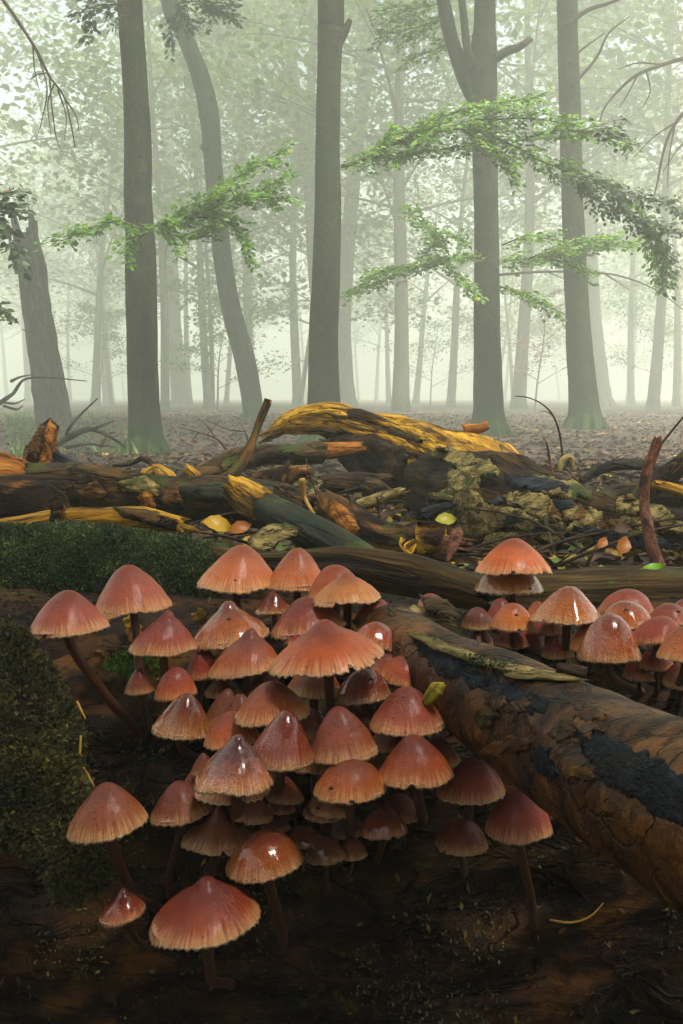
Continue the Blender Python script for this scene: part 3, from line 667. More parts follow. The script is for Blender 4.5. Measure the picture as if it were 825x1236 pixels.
tufts('moss', M['moss_dark'], host, [(0, 700), (825, 700), (825, 1236), (0, 1236)], ['host'], 15000, .003, thr=.16, nf=22)
tufts('leaf_crumbs', M['litter'], host, [(0, 700), (825, 700), (825, 1236), (0, 1236)], ['host'], 650, .0055, up=.1)
tufts('moss', M['moss'], slog, [(480, 735), (560, 760), (720, 805), (720, 825), (620, 825), (480, 770)], ['strip', 'strip2'], 1200, .0018, lift=.0001, thr=.02)
tufts('moss', M['moss'], trunk, [(545, 625), (640, 640), (660, 690), (560, 690)], ['peel'], 1200, .005, thr=.05)
SHADE_LEAVES, GAP = 12500, 1.06  # leaf count and sun opening of the added shading crown

# ================================================================ FOREST
def limb_tree(mb, base, h, r, lean, nl, spread, tips, first=.38, seg=10, wob=.25):
    """trunk and limbs of one tree; returns limb tips for the crown"""
    n = 9; z = np.linspace(0, 1, n); pts = []
    for k in z:
        pts.append(base + np.array([lean[0] * k + wob * math.sin(5 * k + base[0]) * k, lean[1] * k + wob * math.cos(4 * k + base[1]) * k, h * k]))
    rad = r * (1 - .82 * z); pts.insert(1, pts[0] * .94 + pts[1] * .06); rad = np.insert(rad, 1, rad[0]); rad[0] *= 1.3
    tube(mb, pts, rad, 26, seg, .0, lump=.12, lfreq=1.5)
    C, rr = resample(pts, rad, 60)
    for i in range(nl):
        k = first + (1 - first) * (i + RND.random()) / nl; j = min(58, int(k * 59)); p = C[j]
        az = i * 2.4 + RND.uniform(-.5, .5); L = spread * (1.15 - .6 * k) * RND.uniform(.7, 1.2)
        d = np.array([math.cos(az), math.sin(az), RND.uniform(.25, .75)])
        q = [p, p + d * L * .4, p + d * L * .75 + np.array([0, 0, -.05 * L]), p + d * L + np.array([0, 0, -.15 * L])]
        tube(mb, q, [rr[j] * .5, rr[j] * .3, rr[j] * .18, rr[j] * .07], 9, 6)
        for a in (.45, .6, .75, .88, 1.0): tips.append((p + d * L * a, L * .22))
        for _ in range(2):
            a = RND.uniform(.4, .8); e = d + np.array([RND.uniform(-.8, .8), RND.uniform(-.8, .8), RND.uniform(-.2, .4)])
            tube(mb, [p + d * L * a, p + d * L * a + e * L * .25, p + d * L * a + e * L * .45 + np.array([0, 0, -.05])], [rr[j] * .2, rr[j] * .12, rr[j] * .04], 6, 5)
            for b in (.2, .35, .45): tips.append((p + d * L * a + e * L * b, L * .2))
def crown(tips, count, size, flat=.45, asp=.62):
    mb = MB(); C = []
    per = max(1, count // len(tips))
    for p, s in tips:
        q = NPR.randn(per, 3) * s * np.array([1, 1, flat]); C.append(p + q)
    C = np.concatenate(C); m = len(C); N = rdirs(m) + np.array([0, 0, 1.2])
    leaves(mb, C, rdirs(m, .4), N, size * (.6 + .8 * NPR.rand(m)), asp, .25, quad=True)
    return mb

def spray(parent, lines, Y, r0, leaf, mat, twig=.32, step=.10, lstep=.045, label=None, dense=1.0, droop=.12, barkmat=None, lname='leaf'):
    """a leafy branch: drawn branch lines at distance Y, side twigs, and leaves along every twig"""
    bm_, lm = MB(), MB(); C, D, N = [], [], []
    for li, ln in enumerate(lines):
        pts = [PY(x, y, Y + (dy if len(q) == 3 else 0)) for q in ln for (x, y, dy) in [tuple(q) + (0,) if len(q) == 2 else tuple(q)]]
        r = np.linspace(r0 if li == 0 else r0 * .6, r0 * .25, len(pts))
        L = sum(np.linalg.norm(pts[k + 1] - pts[k]) for k in range(len(pts) - 1))
        CC, rr = tube(bm_, pts, r, max(6, int(L / .06)), 7, 0, lump=.15, lfreq=30)
        T = np.gradient(CC, axis=0); ns = max(3, int(2.7 * L / step)); sgn = 1
        for k in range(ns):
            u = (k + RND.random()) / ns; j = min(len(CC) - 1, int(u * len(CC))); t_ = norm(T[j])
            sgn = -sgn
            side = norm(np.cross(t_, [0, 0, 1])) * sgn
            tl = twig * (1 - .5 * u) * RND.uniform(.45, 1.35)
            d = norm(t_ * RND.uniform(.4, 1.0) + side * RND.uniform(.5, 1.0) + np.array([0, 0, RND.uniform(-.18, .24)]))
            e = CC[j] + d * tl + np.array([0, 0, -droop * tl])
            tube(bm_, [CC[j], CC[j] + d * tl * .55, e], [r0 * .22, r0 * .16, r0 * .08], 5, 4)
            nl = max(5, int(3.0 * tl / lstep * dense)); a = np.linspace(.12, 1.05, nl)
            for q, w in enumerate(a):
                p = CC[j] + d * tl * w + np.array([0, 0, -droop * tl * w * w])
                s2 = norm(np.cross(d, [0, 0, 1])) * (1 if q % 2 else -1)
                ld = norm(d * .7 + s2 * .8 + np.array([0, 0, RND.uniform(-.45, .15)]))
                C.append(p + ld * leaf * RND.uniform(.3, 1.1) + np.array([0, 0, RND.uniform(-.04, .03)])); D.append(ld); N.append(np.array([RND.gauss(0, .7), RND.gauss(-.55, .7), .8]))
    C = np.array(C); D = np.array(D); N = np.array(N); m = len(C)
    leaves(lm, C, D, N, leaf * (.65 + .6 * NPR.rand(m)), .64, .3, rnd=np.clip(.4 + .3 * fbm(C * 2.5, 3) + NPR.randn(m) * .22, 0, 1))
    b = bm_.build('branch', barkmat or M['twig'], parent)
    o = lm.build(lname, mat, b, None, False); o['kind'] = 'stuff'
    return b

TG = 'beech trunks standing in the fog'
def near_tree(label, Y, px, hw, top, crown_n=900, seg=40, mat='trunk', lean=(0, 0), flare=1.08, amp=.010, burr=()):
    pts = [PY(x, y, Y) for x, y in px]; rad = [h * .95 * Y / F for h in hw]
    z0 = float(ground_z(pts[-1][0], Y))
    p0 = pts[-1].copy(); p0[2] = z0 - .12
    pts = [p0] + pts[::-1]; rad = [rad[-1] * flare] + rad[::-1]
    up = norm(pts[-1] - pts[-2]); up = norm(up * .6 + np.array([0, 0, 1]))
    ext = [pts[-1] + up * (top - pts[-1][2]) * k for k in (.33, .66, 1)]
    r_ = rad[-1]
    o = thing('beech_tree', (p0[0], Y, z0), label, 'tree', TG)
    mb = MB(); tips = []
    full = pts + ext; fr = rad + [r_ * .8, r_ * .5, r_ * .15]
    n = 190
    C, rr = resample(full, fr, n)
    tube(mb, full, fr, n, seg, amp, (2.0, 7, 7), 4, lump=.07, lfreq=2.2)
    for k in range(9):                                       # root flare
        a = k * .7 + RND.random() * .4; d = np.array([math.cos(a), math.sin(a), 0]); b = rad[1]
        tube(mb, [p0 + d * b * .45 + np.array([0, 0, .12 + b * 1.1]), p0 + d * b * .78 + np.array([0, 0, .12 + b * .45]), p0 + d * b * 1.2 + np.array([0, 0, .09]), p0 + d * b * 1.7 + np.array([0, 0, .02])], [b * .20, b * .26, b * .20, b * .06], 14, 12, .006, (6, 14, 14))
    for i in range(9):
        j = int(n * (.58 + .4 * i / 9)); p = C[min(j, n - 1)]
        if p[2] < 4.6 + .22 * Y: continue
        az = i * 2.4; L = RND.uniform(2.0, 3.4); d = np.array([math.cos(az), math.sin(az), .5])
        tube(mb, [p, p + d * L * .5, p + d * L + np.array([0, 0, -.2])], [rr[j] * .5, rr[j] * .28, rr[j] * .08], 12, 8)
        for a in (.4, .6, .8, 1.0): tips.append((p + d * L * a, .6))
    mb.build('trunk', M[mat], o)
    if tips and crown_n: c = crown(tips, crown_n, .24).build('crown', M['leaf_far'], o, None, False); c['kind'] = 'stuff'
    return o, C, rr

t1, C1, r1 = near_tree('dark straight beech trunk with a mossy flared foot beside the green leafy spray', 8.2,
    [(157, -5), (161, 60), (164, 120), (167, 180), (167, 240), (170, 300), (171, 370), (172, 440), (174, 490), (176, 530), (176, 548)], [15, 15, 15.5, 16, 17, 18.5, 18.5, 19, 19.5, 23, 28], 11, 3600)
t2, C2, r2 = near_tree('leaning bent grey beech trunk with small burls behind the green leafy spray', 16,
    [(203, -8), (222, 40), (243, 95), (253, 140), (258, 200), (264, 260), (270, 320), (281, 380), (295, 430), (304, 480), (308, 525)], [11, 10, 11, 12, 11, 11, 11.5, 12.5, 13, 12.5, 14], 15, 3000, 28, 'trunk', flare=1.05)
t3, C3, r3 = near_tree('tall pale-edged beech trunk rising behind the golden upswept wood', 9.0,
    [(400, -5), (399, 40), (397, 100), (396, 180), (396, 250), (394, 330), (391, 400), (391, 450), (392, 500), (392, 535)], [16, 16, 14.5, 15, 16, 17, 18, 19.5, 22, 28], 12, 3600)
t4, C4, r4 = near_tree('forked beech trunk with a broken brown stub near its top', 10.9,
    [(586, -5), (584, 50), (583, 110), (585, 180), (587, 250), (588, 330), (588, 400), (589, 460), (590, 495), (590, 518)], [12.5, 15, 17, 15, 15, 15.5, 16, 17.5, 19, 25], 14, 3000)
t5, C5, r5 = near_tree('slim straight beech trunk right of the forked trunk', 12.0,
    [(685, -5), (687, 80), (689, 150), (691, 230), (694, 310), (698, 390), (702, 450), (705, 490), (706, 514)], [12, 12.5, 13, 13, 13.5, 15, 17, 19, 24], 15, 3000)
t5['label'] = 'slim straight beech trunk standing alone beyond the forked trunk with the stub'
def part_tube(parent, name, mat, px, Y, hw, n=30, seg=14, amp=.004, j1=.0, lump=.1):
    mb = MB(); pts = [PY(x, y, Y + (q[0] if q else 0)) for x, y, *q in px]
    tube(mb, pts, [h * Y / F for h in hw], n, seg, amp, (4, 14, 14), 3, 0, j1, lump, 5); return mb.build(name, M[mat], parent)
part_tube(t4, 'limb', 'trunk', [(578, 125), (566, 105), (556, 80), (546, 50), (538, 15), (532, -20)], 10.9, [10, 9, 8.5, 8, 8, 7], 40)
part_tube(t4, 'limb', 'trunk', [(572, 78), (565, 62), (561, 30), (556, -15)], 10.8, [6, 5, 4.5, 4], 30)
part_tube(t4, 'broken_stub', 'snag', [(598, 70), (612, 62), (626, 57), (641, 47)], 10.8, [5.5, 5, 4.5, 3.5], 24, 12, .006, .03)
part_tube(t3, 'branch_stub', 'trunk', [(408, 50), (416, 38), (423, 24)], 9.0, [7, 5, 2.5], 16, 12)
for p in ((246, 141, 6), (248, 178, 6.5), (252, 120, 4)): part_tube(t2, 'burl', 'trunk', [(p[0] + 6, p[1]), (p[0], p[1]), (p[0] - 5, p[1] + 2)], 15.9, [p[2] * .8, p[2], p[2] * .4], 10, 12)
for px, Y, hw in (([(690, 105), (720, 70), (735, 40), (760, 20)], 11.8, [2, 1.6, 1.2, .6]), ([(688, 75), (700, 62), (730, 40)], 11.8, [2, 1.3, .6]), ([(684, 30), (710, 12), (735, 4), (760, -6)], 11.8, [3.5, 2.5, 2, 1.2])): part_tube(t5, 'twig', 'twig', px, Y, hw, 20, 8, 0)

spray(t1, [[(172, 278), (205, 268), (235, 260), (280, 242), (318, 228), (340, 216)], [(235, 260), (268, 228), (298, 207), (332, 188)], [(240, 262), (275, 268), (290, 285), (299, 303)], [(174, 278), (140, 268), (108, 277), (76, 290)],
    [(176, 282), (160, 292), (158, 303)], [(280, 242), (310, 238), (343, 240)], [(190, 272), (215, 285), (250, 280)], [(200, 270), (225, 250), (255, 240)]], 7.6, .012, .052, M['leaf'], .30, .075, .042)
spray(t3, [[(412, 201), (432, 196), (455, 183), (485, 171), (530, 158), (575, 158), (618, 175), (652, 194), (700, 212), (738, 226), (778, 264), (797, 305)], [(485, 171), (520, 148), (560, 133), (604, 124), (648, 118)],
    [(530, 158), (505, 176), (490, 185)], [(560, 158), (600, 184), (616, 206)], [(618, 172), (672, 158), (712, 160), (752, 168)], [(455, 183), (470, 165), (500, 158)], [(778, 264), (792, 310), (800, 338)], [(575, 145), (640, 143), (690, 150)],
    [(440, 192), (480, 186), (520, 182), (560, 176)]], 8.3, .016, .052, M['leaf'], .30, .085, .044)
spray(t3, [[(690, 212), (720, 222), (760, 236), (800, 244), (828, 258)], [(738, 226), (760, 258), (790, 272), (828, 285)], [(700, 215), (715, 235), (735, 250)], [(770, 260), (800, 300), (806, 330)], [(700, 160), (730, 158), (755, 172)]], 8.0, .008, .050, M['leaf_dark'], .28, .07, .042)
spray(t4, [[(588, 312), (545, 312), (505, 322), (462, 338), (428, 352)], [(545, 312), (525, 282), (496, 256)], [(600, 316), (655, 310), (710, 301), (772, 291)], [(655, 310), (682, 318), (702, 326)], [(604, 346), (640, 358), (672, 375)], [(530, 315), (555, 335), (570, 352)],
    [(606, 296), (640, 284), (665, 290)], [(570, 300), (545, 285), (520, 300)], [(640, 312), (690, 296), (740, 284)], [(505, 322), (470, 325), (445, 335)]], 10.2, .014, .056, M['leaf'], .40, .09, .048)
spray(t4, [[(545, 20), (515, 30), (490, 36), (466, 42)], [(548, 52), (520, 62), (498, 70)], [(530, 5), (500, 10), (470, 14)]], 11.4, .012, .06, M['leaf'], .42, .10, .05)
spray(t1, [[(152, 6), (125, 6), (96, 12)], [(116, 6), (110, 22), (106, 40)], [(140, 2), (132, 14), (138, 24)]], 7.8, .006, .055, M['leaf_dark'], .16, .08, .045)
spray(t2, [[(212, 6), (240, 2), (278, 20)], [(222, 10), (210, 26), (206, 44)], [(240, 2), (262, 10), (275, 6)], [(212, 6), (226, 22), (240, 26)]], 11.0, .008, .065, M['leaf_dark'], .25, .08, .05)

# broken tree
sn = thing('broken_tree', (PY(62, 520, 12.5)[0], 12.5, 0), 'broken-off leaning tree trunk with a jagged splintered top', 'tree')
mb = MB(); b = PY(66, 524, 12.5); b[2] = -.1
tube(mb, [b, PY(64, 500, 12.5), PY(55, 440, 12.5), PY(46, 380, 12.5), PY(37, 320, 12.5), PY(30, 280, 12.5)], [.27, .235, .20, .195, .19, .15], 90, 34, .03, (2, 9, 9), 4, .01, .42, .12, 3)
mb.build('trunk', M['snag'], sn)
part_tube(sn, 'splinter', 'snag', [(38, 300), (42, 282), (44, 266)], 12.45, [6, 4, 1.2], 14, 10, .01); part_tube(sn, 'splinter', 'snag', [(22, 330), (17, 315), (15, 305)], 12.45, [4, 3, 1], 12, 10, .01)

# bare hanging branches
def bare(label, lines, Y, hw, mat='twig', name='bare_branch', loc=None):
    pts0 = PY(*lines[0][0], Y); o = thing(name, loc if loc is not None else pts0, label, 'branch')
    mb = MB()
    for li, ln in enumerate(lines):
        h = hw * (1 if li == 0 else .5)
        pts = [PY(x, y, Y + .12 * math.sin(3.1 * k + li)) for k, (x, y) in enumerate(ln)]
        tube(mb, pts, np.linspace(h, h * .3, len(pts)) * Y / F, max(8, len(pts) * 5), 7, 0, lump=.2, lfreq=20)
    mb.build('twig', M[mat], o); return o
bare('bare drooping twig with fine forks hanging into the top corner above the broken tree', [[(4, 0), (25, 30), (45, 62), (60, 92), (66, 100), (78, 118), (86, 150), (91, 178)], [(45, 62), (57, 105), (52, 140), (44, 168)], [(60, 92), (63, 130), (68, 165), (74, 182)], [(40, 52), (42, 84), (48, 110)],
     [(70, 108), (80, 140), (78, 170)], [(66, 100), (58, 125), (62, 165)], [(78, 118), (92, 140), (96, 160)], [(58, 88), (46, 90), (36, 96)]], 7.0, 2.2)
bare('dark arching dead branch sweeping down beside the slim straight trunk', [[(840, 66), (800, 78), (770, 90), (748, 108), (730, 130), (724, 148)], [(770, 90), (760, 110), (748, 130)], [(800, 78), (770, 76), (745, 84)], [(780, 84), (785, 110), (776, 130)]], 11.5, 2.6)
bare('dark drooping twigs hanging at the edge over the dark leaves', [[(840, 120), (815, 150), (802, 180), (794, 220), (790, 236)], [(815, 150), (808, 190), (806, 226)], [(840, 160), (820, 178), (800, 208)], [(820, 145), (790, 165), (765, 190)]], 10.5, 2.4)
bare('thin arched dead branch with a leafless tip low beyond the forked trunks', [[(600, 332), (660, 328), (730, 330), (770, 340), (800, 355), (830, 378)], [(730, 330), (760, 350)], [(660, 328), (690, 340)]], 14, 1.6)
o = bare('fallen grey arching branch lying across the litter by the broken tree', [[(56, 545), (80, 530), (100, 520), (115, 519), (135, 528), (152, 540)], [(78, 531), (85, 515), (100, 498), (118, 481)], [(108, 519), (120, 515), (138, 508)], [(80, 540), (110, 536), (140, 540)], [(122, 538), (130, 525), (138, 522)]], 6.2, 5.0, 'snag', 'fallen_branch')
bare('weathered dead branch reaching in at the edge before the broken tree', [[(-20, 500), (2, 485), (16, 475), (25, 463)], [(2, 485), (18, 487), (30, 482)], [(14, 460), (25, 455), (40, 452)], [(16, 475), (30, 458), (60, 456), (105, 460)], [(5, 490), (20, 494), (28, 490)]], 8.0, 4.0, 'snag')
bare('red-brown bare sapling twigs between the dark trunk foot and the upright stick', [[(278, 548), (262, 530), (240, 522), (216, 516)], [(262, 530), (248, 512), (238, 505)], [(300, 535), (296, 520), (286, 506)], [(296, 521), (275, 518), (256, 510), (248, 506)], [(240, 522), (232, 532), (226, 540)], [(250, 525), (262, 512), (268, 508)], [(278, 548), (284, 536), (292, 528)]], 4.2, 1.7, 'rust', 'bare_sapling')
bare('thin curved bare stem arching up from behind the peeling trunk', [[(680, 556), (676, 525), (668, 502), (655, 488), (638, 480), (622, 478)], [(668, 502), (660, 497), (650, 496)]], 2.3, 1.6, 'twig', 'bare_twig')
bare('straight red twig sticking out of the litter behind the peeling trunk', [[(668, 576), (664, 555), (660, 535), (654, 526)], [(664, 555), (660, 548)]], 2.2, 2.0, 'rust', 'bare_twig')
bare('crossing red-brown twigs on the bark edge behind the peeling trunk', [[(706, 590), (690, 572), (672, 552)], [(700, 580), (684, 590), (680, 598)], [(715, 575), (745, 552), (780, 540), (820, 535)]], 2.1, 1.6, 'rust', 'bare_twig')
for k, (ln, Y, hw, lb) in enumerate([([(386, 605), (378, 585), (372, 568), (370, 552)], 1.5, 1.4, 'thin dark twig upright on the pile between leaning branch and golden trunk'), ([(310, 590), (350, 598), (390, 604), (430, 600)], 1.35, 1.2, 'thin reddish twig lying across the pile in front of the fork'),
        ([(365, 578), (368, 600), (380, 622), (392, 640)], 1.2, 4.0, 'yellow forked stick leaning on the slate-coloured branch'), ([(455, 600), (458, 625), (450, 645), (446, 652)], 1.1, 1.1, 'bent black wire-thin twig on the split brown branch'), ([(418, 590), (424, 610), (430, 630), (428, 645)], 1.15, 1.0, 'thin brown twig upright against the split brown branch'),
        ([(628, 720), (660, 690), (690, 668), (706, 650)], .95, 1.8, 'black thin twig slanting beside the orange leaf')]):
    bare(lb, [ln], Y, hw, 'straw' if k == 2 else 'twig', 'thin_twig')

# mid-distance pale trunks traced from the place
for lb, Y, px, hw in [('pale beech trunk far behind the tall pale-edged trunk', 32, [(448, -8), (441, 90), (432, 170), (424, 250), (418, 330), (415, 400), (418, 460), (421, 497)], [8, 8.5, 8.5, 9, 9, 9, 10, 13]),
        ('pale forked trunk seen between the leaning trunk and the tall one', 30, [(345, 10), (352, 80), (361, 140), (368, 190), (376, 240), (378, 300), (384, 380), (388, 460), (392, 498)], [6, 7, 7.5, 8, 8, 8, 8, 9, 10]),
        ('pale thick trunk far behind, seen beside the dark mossy-footed trunk', 40, [(200, 100), (204, 200), (206, 280), (208, 350), (212, 420), (216, 470), (218, 498)], [7, 8, 8.5, 9, 9.5, 10, 12]),
        ('pale leaning trunk far behind the slim straight trunk', 34, [(700, 150), (708, 240), (713, 320), (718, 390), (725, 450), (730, 496)], [8, 8.5, 9, 9, 9.5, 12]),
        ('pale thin trunk far between the dark trunk and the leaning one', 36, [(290, 120), (294, 220), (297, 300), (299, 380), (297, 440), (300, 498)], [4, 4.5, 5, 5, 5.5, 7])]:
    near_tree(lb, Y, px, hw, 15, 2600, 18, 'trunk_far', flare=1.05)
tp = bpy.data.objects['beech_tree.006']; part_tube(tp, 'limb', 'trunk_far', [(376, 245), (378, 200), (374, 150), (377, 80), (380, -5)], 30, [6, 5.5, 5.5, 5, 4.5], 30, 10)
part_tube(tp, 'limb', 'trunk_far', [(361, 130), (340, 90), (315, 50), (292, 20)], 30, [4, 3, 2.2, 1.4], 24, 8)

# far wood: five kinds copied at many places
FG = 'fog-pale beech trees of the far wood'
protos = []
for k in range(5):
    b = np.zeros(3); mb = MB(); tips = []
    h = [11.5, 12.5, 10.5, 13, 12][k]
    limb_tree(mb, b, h, [.13, .18, .10, .20, .15][k], [(.8, 0), (-.6, .3), (1.4, 0), (.2, .2), (-1.2, 0)][k], [15, 17, 13, 18, 15][k], [3.8, 4.4, 3.2, 4.8, 4.2][k], tips, [.30, .38, .22, .42, .30][k])
    o = thing('beech_tree', (0, 0, 0), 'slender fog-pale beech tree in the far wood', 'tree', FG)
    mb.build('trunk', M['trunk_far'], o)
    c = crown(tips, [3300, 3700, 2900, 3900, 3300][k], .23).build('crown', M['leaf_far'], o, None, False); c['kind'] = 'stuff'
    protos.append(o)
spots = []
rr_ = random.Random(5)
for Y in (24, 28, 33, 38, 44, 50, 56, 63, 70, 78, 86):
    n = 2 if Y < 30 else (4 if Y < 36 else 6)
    for k in range(n):
        x = ((k + rr_.uniform(.1, .9)) / n - .5) * 2 * (Y * .42 + 2)
        spots.append((x, Y + rr_.uniform(-2.5, 2.5)))
for Y in (17, 22, 30, 45):
    for sx in (-1, 1): spots.append((sx * (Y * .46 + rr_.uniform(1, 6)), Y + rr_.uniform(-2, 2)))
spots = [q for q in spots if q[1] < 33 or abs(q[0] + .02 * q[1]) > .17 * q[1] or rr_.random() < .5]
spots = [q for q in spots if q[1] > 45 or not -.40 < q[0] / q[1] < -.29]
spots += [(-10.8, 25), (-4.2, 29), (1.5, 23), (5.2, 27), (9.5, 22)]
def copy_tree(root):
    c = root.copy(); S.collection.objects.link(c)
    for ch in root.children:
        d = ch.copy(); S.collection.objects.link(d); d.parent = c
    return c
for k, (x, y) in enumerate(spots):
    o = protos[k] if k < 5 else copy_tree(protos[rr_.randrange(5)])
    o.location = (x, y, float(ground_z(x, y)) - .05); o.rotation_euler = (0, 0, rr_.uniform(0, 6.28)); s_ = rr_.uniform(.85, 1.1); o.scale = (s_, s_, s_)

# understory shrubs: low pale saplings
def sapling(label, name, X, Y, h, r, count, mat, size=.09, z0=0.0):
    z = float(ground_z(X, Y)); o = thing(name, (X, Y, z), label, 'sapling', None)
    mb = MB(); tips = []
    limb_tree(mb, np.array([X, Y, z]), h, .03, (.2, 0), 11, r, tips, .2, 7, .1); mb.build('trunk', M['trunk_far'], o)
    c = crown([(p, s * .9) for p, s in tips], count, size, .35).build('crown', M[mat], o, None, False); c['kind'] = 'stuff'
a = PY(262, 470, 24); sapling('low pale-green sapling between the dark trunk and the leaning one', 'beech_sapling', a[0], 24, 2.6, 1.3, 2200, 'leaf_far')
a = PY(648, 420, 24); sapling('rust-leaved sapling between the forked trunk and the slim straight trunk', 'beech_sapling', a[0], 24, 3.0, 1.0, 1200, 'leaf_rust', .08)
a = PY(120, 470, 30); sapling('pale sapling beyond the dark mossy-footed trunk on its far side', 'beech_sapling', a[0], 30, 3.4, 1.5, 2000, 'leaf_far')
a = PY(520, 450, 34); sapling('pale sapling seen between the tall trunk and the forked one', 'beech_sapling', a[0], 34, 3.2, 1.6, 1800, 'leaf_far')
a = PY(790, 440, 30); sapling('pale sapling at the edge beyond the slim straight trunk', 'beech_sapling', a[0], 30, 4.0, 1.8, 2200, 'leaf_far')
el = thing('hanging_foliage', PY(-30, 250, 6), 'leafy branch tip reaching in at the edge beside the broken tree top', 'branch')
spray(el, [[(-60, 250), (-25, 245), (10, 252)], [(-25, 245), (5, 275), (15, 300)], [(-30, 250), (0, 235), (16, 232)], [(-50, 360), (-20, 365), (2, 378)]], 6.5, .01, .06, M['leaf_dark'], .22, .07, .04)

# unseen bushes added behind the viewer to keep light off the log face
for k, (X, Y, h, r) in enumerate([(-2.6, -1.6, 2.3, 1.2), (-.9, -2.3, 2.6, 1.3), (.9, -2.2, 2.4, 1.3), (2.6, -1.5, 2.4, 1.2), (-3.8, -.2, 2.2, 1.0), (3.9, -.1, 2.2, 1.0)]):
    z = float(ground_z(X, Y)); o = thing('added_shade_bush', (X, Y, z), 'dense dark evergreen bush added unseen behind the viewer to darken the rotten log', 'bush', 'dense evergreen bushes added for shade')
    mb = MB(); tips = []
    for i in range(7):
        a = i * .9; e = np.array([X + math.cos(a) * r * .5, Y + math.sin(a) * r * .5, z + h * RND.uniform(.6, .95)])
        tube(mb, [np.array([X, Y, z]), (np.array([X, Y, z]) + e) / 2 + np.array([.05, 0, .1]), e], [.03, .02, .008], 8, 6)
        for q in (.3, .55, .8, 1.0): tips.append((np.array([X, Y, z]) * (1 - q) + e * q, r * .36))
    mb.build('stem', M['twig'], o); c = crown(tips, 3000, .11, .9).build('foliage', M['leaf_dark'], o, None, False); c['kind'] = 'stuff'
# unseen oak added behind the viewer so its crown shades the rotten log
z = float(ground_z(2.6, -3.4)); o = thing('added_shade_oak', (2.6, -3.4, z), 'broad oak added unseen behind the viewer, its crown shaped to shade the rotten log', 'tree')
mb = MB(); tips = []
tube(mb, [np.array([2.6, -3.4, z - .1]), np.array([2.6, -3.4, z + .3]), np.array([2.55, -3.3, 2.5]), np.array([2.3, -2.8, 4.5]), np.array([2.1, -2.3, 6.3])], [.36, .30, .26, .22, .12], 40, 20, .015, (2, 8, 8))
gapc = np.array([.03, .72, .47]) + np.array(sdir) / sdir.z * 5.3  # opening shaped along the sun direction so light still reaches the caps
for i in range(44):
    a = i * 2.4; L = 5.6 * math.sqrt((i + 1) / 44); st0 = np.array([2.35, -2.9, 4.2]); e = np.array([1.1 + math.cos(a) * L, -.6 + math.sin(a) * L, 5.4 + RND.uniform(-.4, 1.0)])
    tube(mb, [st0, st0 * .6 + e * .4 + np.array([0, 0, .5]), e], [.08, .04, .012], 12, 7)
    for q in (.5, .65, .8, .92, 1.0):
        tp_ = st0 * (1 - q) + e * q + np.array([0, 0, .4 * (1 - q)])
        gq = (tp_ - gapc)[:2] - np.array(sdir)[:2] / sdir.z * (tp_[2] - gapc[2]); gq[1] = gq[1] / 2.6 if gq[1] > 0 else gq[1]
        if np.linalg.norm(gq) > GAP: tips.append((tp_, .46))
mb.build('trunk', M['trunk'], o); c = crown(tips, SHADE_LEAVES, .24, .5).build('crown', M['leaf_far'], o, None, False); c['kind'] = 'stuff'
# leaf litter
def litter(name, count, y0, y1, size, mat, xs=.46, pw=1.0, zoff=.006):
    u = NPR.rand(count) ** pw; y = y0 + (y1 - y0) * u; x = (NPR.rand(count) * 2 - 1) * (y * xs + .3)
    C = np.stack([x, y, ground_z(x, y) + zoff + NPR.rand(count) * .012], -1)
    mb = MB(); leaves(mb, C, rdirs(count, .25), rdirs(count) * .55 + np.array([0, 0, 1]), size * (.5 + .8 * NPR.rand(count)), .62, .45, quad=(count > 12000), rnd=NPR.rand(count))
    o = mb.build(name, M[mat], None, (0, (y0 + y1) / 2, 0), False); o['kind'] = 'stuff'; return tag(o, 'brown and yellow fallen leaves strewn over the forest floor', 'leaf litter')
litter('leaf_litter', 12000, .95, 4.0, .026, 'litter', .5, 1.1)
o = litter('leaf_litter', 26000, 3.5, 22, .075, 'litter_far', .44, 1.5); o['label'] = 'brown leaf litter covering the flat floor between the trunks'
# twig litter
mb = MB()
for k in range(420):
    y = 1.1 + 8 * RND.random() ** 1.8; x = RND.uniform(-1, 1) * (y * .45 + .1); z = float(ground_z(x, y)); a = RND.uniform(0, 6.28); L = RND.uniform(.06, .28) * (1 if y < 3 else 2)
    d = np.array([math.cos(a), math.sin(a), RND.uniform(-.05, .35)]) * L
    p = np.array([x, y, z + .008]); tube(mb, [p, p + d * .5 + np.array([0, 0, RND.uniform(0, .02)]), p + d], [.0025, .002, .001], 5, 5)
o = mb.build('twig_litter', M['twig'], None, (0, 4, 0)); tag(o, 'fine dead twigs scattered over the leaf litter', 'twig litter', None, 'stuff')
mb = MB(); m = 800; y = 6 + NPR.rand(m) * 16; x = -y * .375 + NPR.rand(m) ** 1.5 * (.5 + y * .09) + .1
leaves(mb, np.stack([x, y, ground_z(x, y) + .05], -1), np.stack([NPR.randn(m) * .4, NPR.randn(m) * .4, np.ones(m)], -1), rdirs(m), .16 * (.5 + NPR.rand(m)), .10, .1, quad=True)
o = mb.build('grass', M['grass'], None, (-4, 10, 0), False); tag(o, 'patchy green grass on the floor below the broken tree', 'grass', None, 'stuff')
# crumbs of bark and wood between the logs
mb = MB()
for k in range(700):
    y = .95 + 2.4 * RND.random() ** 1.3; x = RND.uniform(-1, 1) * (y * .42 + .1); z = float(ground_z(x, y)); a = RND.uniform(0, 6.28); L = RND.uniform(.008, .035) * (.6 + y * .4)
    d = np.array([math.cos(a), math.sin(a), RND.uniform(-.2, .4)]) * L; p = np.array([x, y, z + .008]); w_ = L * RND.uniform(.15, .4)
    tube(mb, [p - d * .5, p, p + d * .5], [w_ * .7, w_, w_ * .5], 4, 6, w_ * .4, (60, 60, 60), 2, flat=.4)
o = mb.build('bark_litter', M['brown'], None, (0, 2, 0)); tag(o, 'crumbs of bark and wood lying between the fallen logs', 'bark litter', None, 'stuff')
